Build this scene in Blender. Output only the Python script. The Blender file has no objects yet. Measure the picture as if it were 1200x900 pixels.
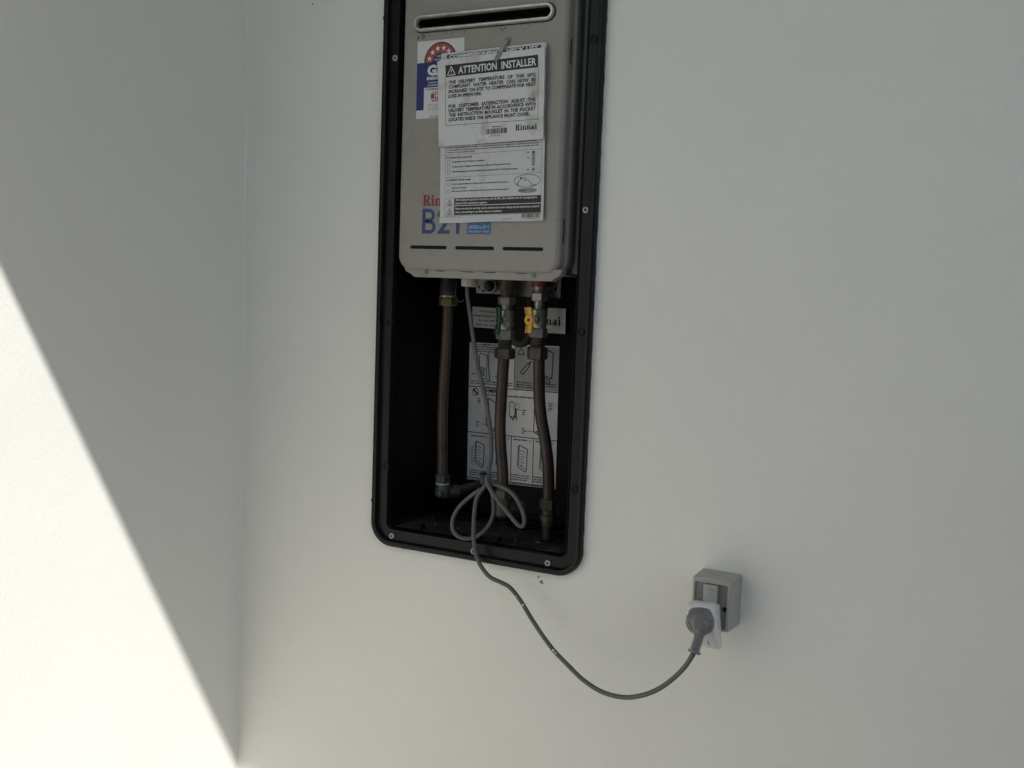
import bpy, bmesh, math, random
from mathutils import Vector, Matrix, noise
random.seed(7)
sc = bpy.context.scene
COL = sc.collection
PI = math.pi

# ------------------------------------------------------------------ camera
cam_d = bpy.data.cameras.new("camera")
cam = bpy.data.objects.new("camera", cam_d); COL.objects.link(cam)
cam_d.sensor_width = 36.0; cam_d.lens = 36.0
cam_d.clip_start = 0.02; cam_d.clip_end = 500
R_ = Vector((0.89011867, 0.45420252, 0.03726693)); U_ = Vector((-0.07531329, 0.06595749, 0.99497614))
F_ = Vector((-0.44946264, 0.88845353, -0.09291748))
cam.matrix_world = Matrix(((R_.x, U_.x, -F_.x, 1.120403), (R_.y, U_.y, -F_.y, -1.64002622), (R_.z, U_.z, -F_.z, 0.50504046), (0, 0, 0, 1)))
sc.camera = cam
sc.render.resolution_x = 1024; sc.render.resolution_y = 768

# ------------------------------------------------------------------ light
SUN_FROM = Vector((1.6, -1.0, 1.888)).normalized()      # direction towards the sun
sun_d = bpy.data.lights.new("sun", 'SUN'); sun_d.energy = 3.9; sun_d.angle = math.radians(0.42); sun_d.color = (1.0, 0.985, 0.965)
sun = bpy.data.objects.new("sun", sun_d); COL.objects.link(sun)
sun.rotation_euler = (-SUN_FROM).to_track_quat('-Z', 'Y').to_euler(); sun.location = (3, -3, 5)
w = bpy.data.worlds.new("World"); sc.world = w; w.use_nodes = True
wn = w.node_tree; sky = wn.nodes.new('ShaderNodeTexSky'); sky.sky_type = 'NISHITA'; sky.sun_disc = False
sky.sun_elevation = math.asin(SUN_FROM.z); sky.sun_rotation = math.atan2(SUN_FROM.x, SUN_FROM.y)
wn.links.new(sky.outputs[0], wn.nodes['Background'].inputs[0]); wn.nodes['Background'].inputs[1].default_value = 0.105
sc.view_settings.view_transform = 'Standard'; sc.view_settings.look = 'None'
sc.view_settings.exposure = 0.32; sc.view_settings.gamma = 1.0

# ------------------------------------------------------------------ materials
MATS = {}
def mat(name, col, rough=0.5, metal=0.0, var=0.0, vscale=20, bump=0.0, bscale=100, bdist=0.001, col2=None, spec=0.5, stain=None, sscale=8, samt=0.5, bump2=0.0, b2scale=6, coat=0.0):
    """principled material with noise colour variation, optional stain colour and bump"""
    m = bpy.data.materials.new(name); m.use_nodes = True; nt = m.node_tree; N = nt.nodes; L = nt.links
    b = N['Principled BSDF']; b.inputs['Roughness'].default_value = rough; b.inputs['Metallic'].default_value = metal
    b.inputs['Specular IOR Level'].default_value = spec; b.inputs['Coat Weight'].default_value = coat
    tc = N.new('ShaderNodeTexCoord')
    c = (*col, 1)
    if var > 0 or col2:
        nz = N.new('ShaderNodeTexNoise'); nz.inputs['Scale'].default_value = vscale; nz.inputs['Detail'].default_value = 6
        L.new(tc.outputs['Object'], nz.inputs['Vector'])
        rp = N.new('ShaderNodeValToRGB'); c2 = col2 or tuple(x * (1 - var) for x in col); c1 = col if col2 else tuple(min(1, x * (1 + var)) for x in col)
        rp.color_ramp.elements[0].position = 0.35; rp.color_ramp.elements[1].position = 0.65
        rp.color_ramp.elements[0].color = (*c2, 1); rp.color_ramp.elements[1].color = (*c1, 1)
        L.new(nz.outputs['Fac'], rp.inputs['Fac']); out = rp.outputs['Color']
    else:
        rgb = N.new('ShaderNodeRGB'); rgb.outputs[0].default_value = c; out = rgb.outputs[0]
    if stain:
        nz = N.new('ShaderNodeTexNoise'); nz.inputs['Scale'].default_value = sscale; nz.inputs['Detail'].default_value = 8; nz.inputs['Roughness'].default_value = 0.65
        nz.inputs['Distortion'].default_value = 0.6
        L.new(tc.outputs['Object'], nz.inputs['Vector'])
        rp = N.new('ShaderNodeValToRGB'); rp.color_ramp.elements[0].position = 0.52; rp.color_ramp.elements[1].position = 0.74
        rp.color_ramp.elements[1].color = (samt, samt, samt, 1); rp.color_ramp.elements[0].color = (0, 0, 0, 1)
        L.new(nz.outputs['Fac'], rp.inputs['Fac'])
        mx = N.new('ShaderNodeMix'); mx.data_type = 'RGBA'; L.new(rp.outputs['Color'], mx.inputs[0]); L.new(out, mx.inputs[6]); mx.inputs[7].default_value = (*stain, 1)
        out = mx.outputs[2]
    L.new(out, b.inputs['Base Color'])
    prev = None
    for s, sc_, d in ((bump, bscale, bdist), (bump2, b2scale, 0.004)):
        if s > 0:
            nz = N.new('ShaderNodeTexNoise'); nz.inputs['Scale'].default_value = sc_; nz.inputs['Detail'].default_value = 4
            L.new(tc.outputs['Object'], nz.inputs['Vector'])
            bp = N.new('ShaderNodeBump'); bp.inputs['Strength'].default_value = s; bp.inputs['Distance'].default_value = d
            L.new(nz.outputs['Fac'], bp.inputs['Height'])
            if prev: L.new(prev, bp.inputs['Normal'])
            prev = bp.outputs[0]
    if prev: L.new(prev, b.inputs['Normal'])
    MATS[name] = m; return m
M_wall = mat('wall_paint', (0.752, 0.740, 0.674), 0.62, var=0.012, vscale=5, bump=0.6, bscale=170, bdist=0.0020, bump2=0.30, b2scale=9, spec=0.3)
M_wall2 = mat('side_wall_paint', (0.750, 0.743, 0.692), 0.62, var=0.012, vscale=4, bump=0.3, bscale=140, bdist=0.0020, bump2=0.30, b2scale=7, spec=0.3)
M_caulk = mat('caulk', (0.62, 0.62, 0.58), 0.6, var=0.08, vscale=60, bump=0.5, bscale=150)
M_soffit = mat('soffit_paint', (0.78, 0.78, 0.74), 0.6, var=0.02)
M_bounce = mat('bounce_concrete', (0.55, 0.54, 0.49), 0.8, var=0.06, vscale=4, bump=0.3, bscale=70)
M_ground = mat('soil', (0.045, 0.045, 0.04), 0.9, var=0.08, vscale=3, bump=0.3, bscale=60)
M_blocker = mat('blocker_timber', (0.09, 0.075, 0.06), 0.8, var=0.2, vscale=8, bump=0.3, bscale=60)
M_black = mat('black_plastic', (0.0045, 0.005, 0.0055), 0.34, spec=0.22, var=0.25, vscale=30, bump=0.12, bscale=220, bdist=0.0005, stain=(0.06, 0.06, 0.058), sscale=40, samt=0.12)
M_blackin = mat('black_liner', (0.003, 0.003, 0.0032), 0.5, spec=0.12, var=0.2, vscale=30, bump=0.1, bscale=150, bdist=0.0005, stain=(0.03, 0.028, 0.025), sscale=26, samt=0.12)
M_floor = mat('dusty_plastic', (0.020, 0.018, 0.0155), 0.7, spec=0.2, var=0.45, vscale=22, stain=(0.060, 0.053, 0.044), sscale=12, samt=0.7, bump=0.2, bscale=120)
M_rivet = mat('rivet_plastic', (0.33, 0.34, 0.35), 0.45, var=0.1, vscale=90)
M_hole = mat('dark_hole', (0.004, 0.004, 0.004), 0.8)
M_beige = mat('heater_paint', (0.285, 0.266, 0.230), 0.42, var=0.035, vscale=7, bump=0.08, bscale=300, bdist=0.0005, stain=(0.14, 0.125, 0.10), sscale=22, samt=0.3, spec=0.4)
M_galv = mat('galvanised', (0.17, 0.17, 0.165), 0.45, metal=0.3, var=0.12, vscale=40)
M_vent = mat('vent_aluminium', (0.50, 0.49, 0.46), 0.35, metal=0.6, var=0.15, vscale=50, stain=(0.08, 0.07, 0.06), sscale=60, samt=0.6)
M_paper = mat('paper', (0.60, 0.60, 0.57), 0.45, var=0.03, vscale=14, stain=(0.26, 0.25, 0.22), sscale=19, samt=0.85, spec=0.4)
M_paper2 = mat('paper_sheet', (0.55, 0.555, 0.53), 0.5, var=0.03, vscale=18, stain=(0.32, 0.31, 0.28), sscale=15, samt=0.55)
M_label = mat('label_white', (0.60, 0.60, 0.57), 0.4, var=0.02, vscale=30, stain=(0.40, 0.38, 0.33), sscale=20, samt=0.3)
M_labelb = mat('label_back', (0.72, 0.71, 0.67), 0.4, var=0.05, vscale=30, stain=(0.30, 0.28, 0.24), sscale=18, samt=0.4)
M_labelg = mat('label_grey', (0.30, 0.305, 0.30), 0.4, var=0.05, vscale=30)
M_ink = mat('ink', (0.012, 0.012, 0.011), 0.5)
M_inksoft = mat('ink_worn', (0.06, 0.06, 0.055), 0.5, var=0.4, vscale=120)
M_inkw = mat('ink_white', (0.66, 0.66, 0.62), 0.5)
M_inkg = mat('ink_grey', (0.24, 0.24, 0.23), 0.5)
M_red = mat('ink_red', (0.22, 0.018, 0.022), 0.45)
M_redband = mat('rating_red', (0.32, 0.055, 0.045), 0.45)
M_blue = mat('ink_blue', (0.007, 0.013, 0.115), 0.4)
M_blue2 = mat('logo_blue', (0.012, 0.042, 0.145), 0.4)
M_blue3 = mat('logo_light_blue', (0.03, 0.10, 0.22), 0.4)
M_tape = mat('tape', (0.20, 0.225, 0.215), 0.3, var=0.2, vscale=60)
M_copper = mat('lagged_copper', (0.072, 0.050, 0.036), 0.42, metal=0.25, var=0.25, vscale=16, col2=(0.034, 0.029, 0.025), stain=(0.09, 0.028, 0.024), sscale=7, samt=0.4, bump=0.35, bscale=90, bdist=0.0008)
M_brass = mat('brass', (0.20, 0.16, 0.07), 0.35, metal=0.7, var=0.2, vscale=60, stain=(0.12, 0.11, 0.08), sscale=70, samt=0.7)
M_olive = mat('dull_brass', (0.085, 0.075, 0.050), 0.5, metal=0.4, var=0.25, vscale=60, stain=(0.07, 0.065, 0.05), sscale=50, samt=0.6)
M_nickel = mat('nickel', (0.34, 0.325, 0.29), 0.33, metal=0.6, var=0.12, vscale=60, stain=(0.16, 0.14, 0.11), sscale=60, samt=0.6)
M_greyf = mat('grey_fitting', (0.042, 0.048, 0.047), 0.5, metal=0.2, var=0.3, vscale=60)
M_ptfe = mat('thread_tape', (0.3, 0.3, 0.29), 0.6)
M_yellow = mat('yellow_handle', (0.62, 0.34, 0.03), 0.42, var=0.08, vscale=70)
M_green = mat('green_handle', (0.008, 0.07, 0.035), 0.4, var=0.1, vscale=70)
M_redtag = mat('red_tag', (0.17, 0.028, 0.028), 0.5, var=0.2, vscale=80)
M_cream = mat('cream_plastic', (0.42, 0.41, 0.36), 0.45, var=0.04, vscale=60)
M_rubber = mat('rubber', (0.02, 0.019, 0.018), 0.65, var=0.2, vscale=60)
M_cord = mat('cord_grey', (0.082, 0.080, 0.076), 0.42, var=0.12, vscale=30, stain=(0.06, 0.055, 0.05), sscale=30, samt=0.6)
M_outlet = mat('outlet_grey', (0.34, 0.34, 0.30), 0.45, var=0.05, vscale=40, stain=(0.24, 0.235, 0.20), sscale=45, samt=0.5)
M_switch = mat('switch_grey', (0.36, 0.36, 0.33), 0.42, var=0.05, vscale=50, stain=(0.26, 0.25, 0.20), sscale=90, samt=0.7)
M_recess = mat('outlet_recess', (0.20, 0.20, 0.185), 0.5, var=0.05, vscale=50)
M_white = mat('adaptor_white', (0.66, 0.66, 0.64), 0.38, var=0.02, vscale=60, stain=(0.45, 0.44, 0.40), sscale=70, samt=0.4)
M_plug = mat('plug_grey', (0.155, 0.157, 0.152), 0.28, var=0.1, vscale=50)
M_fleck = mat('paint_fleck', (0.55, 0.55, 0.52), 0.6)
M_chip = mat('wall_chip', (0.10, 0.095, 0.08), 0.8)
M_dust = mat('debris', (0.085, 0.078, 0.066), 0.8)

# ------------------------------------------------------------------ mesh helpers
class MB:
    def __init__(s): s.v = []; s.f = []
    def add(s, vs, fs):
        o = len(s.v); s.v += [tuple(v) for v in vs]; s.f += [tuple(i + o for i in f) for f in fs]; return s
    def box(s, x0, x1, y0, y1, z0, z1):
        return s.add([(x0, y0, z0), (x1, y0, z0), (x1, y1, z0), (x0, y1, z0), (x0, y0, z1), (x1, y0, z1), (x1, y1, z1), (x0, y1, z1)],
                     [(0, 3, 2, 1), (4, 5, 6, 7), (0, 1, 5, 4), (1, 2, 6, 5), (2, 3, 7, 6), (3, 0, 4, 7)])
    def lathe(s, o, ax, prof, n=24, phase=0.0, caps=True):
        """prof: (distance along axis, radius)"""
        o = Vector(o); ax = Vector(ax).normalized(); a = ax.orthogonal().normalized()
        if abs(ax.z) > 0.9: a = (Vector((1, 0, 0)) - ax * ax.x).normalized()
        b = ax.cross(a); vs = []
        for d, r in prof:
            for k in range(n):
                t = 2 * PI * k / n + phase; vs.append(o + ax * d + (a * math.cos(t) + b * math.sin(t)) * r)
        fs = []
        for i in range(len(prof) - 1):
            for k in range(n):
                k2 = (k + 1) % n; fs.append((i * n + k, i * n + k2, (i + 1) * n + k2, (i + 1) * n + k))
        if caps: fs.append(tuple(range(n - 1, -1, -1))); fs.append(tuple(range((len(prof) - 1) * n, len(prof) * n)))
        return s.add(vs, fs)
    def hexnut(s, o, ax, h, r, ph=0.0):
        c = min(h * 0.18, r * 0.15)
        return s.lathe(o, ax, [(0, r * .86), (c, r), (h - c, r), (h, r * .86)], 6, ph)
    def prism(s, poly, y0, y1):
        """poly in x,z; extruded along y"""
        n = len(poly); vs = [(x, y0, z) for x, z in poly] + [(x, y1, z) for x, z in poly]
        fs = [tuple(range(n)), tuple(range(2 * n - 1, n - 1, -1))] + [(i, i + n, (i + 1) % n + n, (i + 1) % n) for i in range(n)]
        return s.add(vs, fs)
    def tube(s, pts, r, n=12, sub=6, rf=None):
        P = [Vector(p) for p in pts]
        Q = []
        for i in range(len(P) - 1):
            p0 = P[max(i - 1, 0)]; p1 = P[i]; p2 = P[i + 1]; p3 = P[min(i + 2, len(P) - 1)]
            for k in range(sub):
                t = k / sub; Q.append(0.5 * ((2 * p1) + (p2 - p0) * t + (2 * p0 - 5 * p1 + 4 * p2 - p3) * t * t + (3 * p1 - p0 - 3 * p2 + p3) * t ** 3))
        Q.append(P[-1]); nrm = None; vs = []
        for i, q in enumerate(Q):
            T = (Q[min(i + 1, len(Q) - 1)] - Q[max(i - 1, 0)]).normalized()
            if nrm is None: nrm = T.orthogonal().normalized()
            nrm = (nrm - T * nrm.dot(T)).normalized(); b = T.cross(nrm); rr = r * (rf(i / (len(Q) - 1)) if rf else 1)
            for k in range(n):
                t = 2 * PI * k / n; vs.append(q + (nrm * math.cos(t) + b * math.sin(t)) * rr)
        fs = [(i * n + k, i * n + (k + 1) % n, (i + 1) * n + (k + 1) % n, (i + 1) * n + k) for i in range(len(Q) - 1) for k in range(n)]
        fs.append(tuple(range(n - 1, -1, -1))); fs.append(tuple(range((len(Q) - 1) * n, len(Q) * n)))
        return s.add(vs, fs)
    def build(s, name, m, parent=None, org=None, bevel=0.0, seg=2, smooth=38, fix=True):
        me = bpy.data.meshes.new(name)
        off = Vector(org) if org is not None else (Vector(parent['_org']) if parent else Vector((0, 0, 0)))
        me.from_pydata([tuple(Vector(v) - off) for v in s.v], [], s.f)
        bm = bmesh.new(); bm.from_mesh(me)
        if fix: bmesh.ops.recalc_face_normals(bm, faces=bm.faces)
        if bevel > 0:
            es = [e for e in bm.edges if len(e.link_faces) == 2 and e.calc_face_angle(0) > math.radians(30)]
            bmesh.ops.bevel(bm, geom=es, offset=bevel, segments=seg, profile=0.5, affect='EDGES', clamp_overlap=True)
        bm.to_mesh(me); bm.free()
        if smooth:
            me.shade_smooth(); me.set_sharp_from_angle(angle=math.radians(smooth))
        me.materials.append(m)
        o = bpy.data.objects.new(name, me); COL.objects.link(o)
        if parent: o.parent = parent; o.location = off - Vector(parent['_org'])
        else: o.location = off
        o['_org'] = tuple(off)
        return o
def thing(name, label, cat, org, group=None):
    o = bpy.data.objects.new(name, None); COL.objects.link(o); o.location = org; o['_org'] = tuple(org)
    o['label'] = label; o['category'] = cat; o.empty_display_size = 0.05
    if group: o['group'] = group
    return o
def rr(x0, x1, z0, z1, r, n=8):
    """rounded rectangle outline, counter-clockwise"""
    out = []
    for cx, cz, a0 in ((x1 - r, z0 + r, -PI / 2), (x1 - r, z1 - r, 0), (x0 + r, z1 - r, PI / 2), (x0 + r, z0 + r, PI)):
        for k in range(n + 1):
            a = a0 + PI / 2 * k / n; out.append((cx + r * math.cos(a), cz + r * math.sin(a)))
    return out
def sweep(mb, x0, x1, z0, z1, r, prof, n=8, cap_last=False, cap_first=False):
    """prof: (inset, y) rings of a rounded rectangle"""
    vs = []; m = 4 * (n + 1)
    for ins, y in prof:
        vs += [(x, y, z) for x, z in rr(x0 + ins, x1 - ins, z0 + ins, z1 - ins, max(r - ins, 0.002), n)]
    fs = [(i * m + k, i * m + (k + 1) % m, (i + 1) * m + (k + 1) % m, (i + 1) * m + k) for i in range(len(prof) - 1) for k in range(m)]
    if cap_last: fs.append(tuple((len(prof) - 1) * m + k for k in range(m)))
    if cap_first: fs.append(tuple(range(m)))
    return mb.add(vs, fs)

# ------------------------------------------------------------------ the setting and walls
GZ = -1.02; BLOCKER_Y = -3.4; BLOCKER_Z = 1.4
mb = MB().add([(-60, -60, GZ), (60, -60, GZ), (60, 60, GZ), (-60, 60, GZ)], [(0, 1, 2, 3)])
g = mb.build('ground', M_ground, smooth=0); g['kind'] = 'structure'
p_ = MB().box(-0.60, 0.7, -6.0, -0.5, GZ + 0.001, GZ + 0.03).build('bounce_slab', M_bounce, smooth=0); p_['kind'] = 'structure'  # invented pale slab out of view, placed to bounce sunlight up at the walls
XL = -0.338
EAVE_Z = 2.00; EAVE_Y = -(EAVE_Z + 0.551) / 1.888
wall = thing('rendered_wall', 'shaded white rendered wall that holds the black recess box and the power outlet', 'wall', (0.4, 0, GZ))
# wall face with the opening behind the box flange (strips butted round the opening)
HX0, HX1, HZ0, HZ1 = 0.016, 0.428, 0.016, 1.14
mb = MB()
xs = [XL + 0.003, HX0, HX1, 5.0]; zs = [GZ, HZ0, HZ1, 2.45]
vs = []; fs = []
for j, z in enumerate(zs):
    for i, x in enumerate(xs): vs.append((x, 0, z))
for j in range(3):
    for i in range(3):
        if not (i == 1 and j == 1): fs.append((j * 4 + i, j * 4 + i + 1, (j + 1) * 4 + i + 1, (j + 1) * 4 + i))
b = len(vs)
for i, j in ((1, 1), (2, 1), (2, 2), (1, 2)): vs.append((xs[i], 0.26, zs[j]))
q = [5, 6, 10, 9]
for k in range(4): fs.append((q[k], q[(k + 1) % 4], b + (k + 1) % 4, b + k))
# outer back shell so the wall has its real thickness
b = len(vs); vs += [(5.0, 0.28, GZ), (5.0, 0.28, 2.45), (XL, 0.28, GZ), (XL, 0.28, 2.45)]
fs += [(3, b, b + 1, 15), (b, b + 2, b + 3, b + 1)]
# inner corner cove
cv = []
for k in range(7):
    a = PI / 2 * k / 6; cv.append((XL + 0.003 - 0.003 * math.sin(a), -0.003 + 0.003 * math.cos(a)))
b = len(vs)
for x, y in cv: vs += [(x, y, GZ), (x, y, 2.45)]
for k in range(6): fs.append((b + 2 * k, b + 2 * k + 2, b + 2 * k + 3, b + 2 * k + 1))
mb.add(vs, fs); mb.build('wall_face', M_wall, wall, smooth=60, fix=False)
# small chips and scuffs in the paint
def blob(mb, x, z, r, y=-0.0008, n=8, t=0.0008, sx=1.0):
    p = [(x + sx * r * (0.7 + 0.5 * random.random()) * math.cos(2 * PI * k / n), z + r * (0.7 + 0.5 * random.random()) * math.sin(2 * PI * k / n)) for k in range(n)]
    mb.prism(p, y, y + t)
mb = MB()
for x, z, r in ((0.3595, -0.0105, .0018), (0.3640, -0.0195, .0022), (0.3655, -0.0165, .0012), (0.3672, -0.0212, .0016), (0.3570, -0.0130, .0010), (-0.1735, 1.0407, 0.0015), (0.0700, -0.0040, .0011)):
    blob(mb, x, z, r)
mb.build('paint_chip', M_chip, wall, smooth=0)['kind'] = 'stuff'
mb = MB()    # rough filler edge along the right side and foot of the box
pts = []
for k in range(150):
    z = 0.05 + k * 0.0075; pts.append((0.4455 + 0.0012 * noise.noise(Vector((z * 40, 0, 0))), -0.0005, z))
mb.tube(pts, 0.0028, 6, 1, rf=lambda t: 0.75 + 0.45 * abs(noise.noise(Vector((t * 60, 3, 0)))))
pts = [(0.05 + k * 0.007, -0.0005, -0.0012 + 0.0008 * noise.noise(Vector((k * .4, 9, 0)))) for k in range(50)]
mb.tube(pts, 0.0020, 6, 1, rf=lambda t: 0.6 + 0.5 * abs(noise.noise(Vector((t * 50, 5, 0)))))
mb.build('filler_edge', M_caulk, wall)
mb = MB().box(XL - 0.9, 5.0, EAVE_Y, 0.0 - 0.001, EAVE_Z, EAVE_Z + 0.25)
mb.build('eave', M_soffit, wall, smooth=0)
side = thing('side_wall', 'white rendered side wall on the left, sunlit below a slanting shadow edge', 'wall', (XL, -1.5, GZ))
MB().box(XL - 0.25, XL, -4.2, 0.27, GZ, EAVE_Z - 0.005).build('wall_face', M_wall2, side, smooth=0)

blocker = thing('sky_blocker', 'added unseen slatted fence standing across the passage behind the camera', 'blocker', (2.0, BLOCKER_Y, GZ))  # added out of view, only to cut the frontal sky light on the wall
for i in range(40):
    MB().box(-2.2 + i * 0.157, -2.2 + i * 0.157 + 0.15, BLOCKER_Y - 0.018 - 0.006 * (i % 2), BLOCKER_Y - 0.006 * (i % 2), GZ + 0.02, BLOCKER_Z).build('paling', M_blocker, blocker, smooth=0)
for z in (-0.7, 0.0, 0.7): MB().box(-2.2, 4.08, BLOCKER_Y - 0.08, BLOCKER_Y - 0.025, z, z + 0.08).build('rail', M_blocker, blocker, smooth=0)

# ------------------------------------------------------------------ recess box
W, H = 0.444, 1.16
box = thing('recess_box', 'tall black plastic recess box set into the white wall, open around the heater', 'recess box', (W / 2, 0, 0))
mb = MB()
sweep(mb, 0, W, 0, H, 0.046, [(0, 0.001), (0, -0.009), (0.0012, -0.0122), (0.0035, -0.013), (0.0075, -0.013), (0.0100, -0.0122), (0.0112, -0.0095), (0.0118, -0.005), (0.0128, -0.0035), (0.0295, -0.0035), (0.0305, -0.0055), (0.0325, -0.0060), (0.0335, -0.0040), (0.034, 0.004)], 10)
mb.build('frame', M_black, box)
mb = MB()
sweep(mb, 0, W, 0, H, 0.050, [(0.034, 0.004), (0.035, 0.03), (0.037, 0.12), (0.038, 0.210), (0.041, 0.2155), (0.045, 0.217)], 10, cap_last=True)
liner = mb.build('liner', M_blackin, box)
# moulded ribs and knock-outs in the liner
for x0, x1 in ((0.095, 0.103), (0.224, 0.230), (0.262, 0.270)):
    MB().box(x0, x1, 0.006, 0.024, 0.036, 0.045).build('rib', M_blackin, liner, bevel=0.001)
for x, y, r in ((0.115, 0.15, 0.036), (0.25, 0.155, 0.034), (0.345, 0.145, 0.032)):
    m_ = MB(); m_.lathe((x, y, 0.0376), (0, 0, 1), [(0, r), (0.004, r), (0.004, r - 0.004), (0.0005, r - 0.006)], 28, caps=False)
    m_.build('knockout_ring', M_blackin, liner)
MB().box(0.105, 0.362, 0.012, 0.016, 0.0355, 0.0405).build('rib', M_blackin, liner, bevel=0.001)
MB().box(0.06, 0.39, 0.195, 0.2, 0.0372, 0.050).build('rib', M_blackin, liner, bevel=0.001)
MB().box(0.045, 0.398, 0.008, 0.200, 0.0362, 0.0375).build('box_floor', M_floor, box, bevel=0.0005)
# rivets
rv = MB(); rv.lathe((0, -0.0002, 0), (0, -1, 0), [(0, .0056), (.0026, .0056), (.0038, .0044), (.0040, .0026), (.0020, .0020)], 20, caps=False)
rv.lathe((0, -0.0002, 0), (0, -1, 0), [(0, .0030), (.0018, .0030)], 12)
rvh = MB(); rvh.lathe((0, -0.0002, 0), (0, -1, 0), [(0, .0021), (.00285, .0021)], 12)
hd = MB(); hd.lathe((0, -0.0002, 0), (0, -1, 0), [(0, .0072), (.0012, .0072), (.0020, .0062), (.0020, .0046), (.0004, .0040)], 20, caps=False)
hdh = MB(); hdh.lathe((0, 0.0, 0), (0, -1, 0), [(0, .0042), (.0007, .0042)], 14)
r0 = c0 = None
def place_part(src, name, loc):
    o = src.copy(); COL.objects.link(o); o.parent = box; o.location = Vector(loc) - Vector(box['_org'])
    for ch in list(src.children):
        c = ch.copy(); COL.objects.link(c); c.parent = o
    return o
lights = [(0.0245, 0.9235), (0.0449, 0.0159 + .004), (0.2262, 0.0170), (0.3782, 0.0185), (0.4222, 0.6433)]
darks = [(0.0268, 0.6438), (0.0275, 0.4317), (0.0275, 0.1553), (0.4225, 0.929), (0.4225, 0.4345), (0.4235, 0.1574)]
org = Vector((0, 0, 0))
for i, (x, z) in enumerate(lights):
    if i == 0:
        box_org = Vector(box['_org'])
        r0 = rv.build('rivet', M_rivet, None, org=(0, 0, 0)); r0.parent = box; r0.location = Vector((x, -0.0035, z)) - box_org
        h0 = rvh.build('hole', M_hole, None, org=(0, 0, 0)); h0.parent = r0
    else: place_part(r0, 'rivet', (x, -0.0035, z))
for i, (x, z) in enumerate(darks):
    if i == 0:
        c0 = hd.build('screw_socket', M_black, None, org=(0, 0, 0)); c0.parent = box; c0.location = Vector((x, -0.0035, z)) - box_org
        h0 = hdh.build('hole', M_hole, None, org=(0, 0, 0)); h0.parent = c0
    else: place_part(c0, 'screw_socket', (x, -0.0035, z))
for x, z in ((-0.0015, 0.0854), (-0.0015, 0.9971)):
    MB().box(x, x + .004, -0.011, 0.0, z - .003, z + .003).build('clip', M_black, box, bevel=0.0008)

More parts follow.
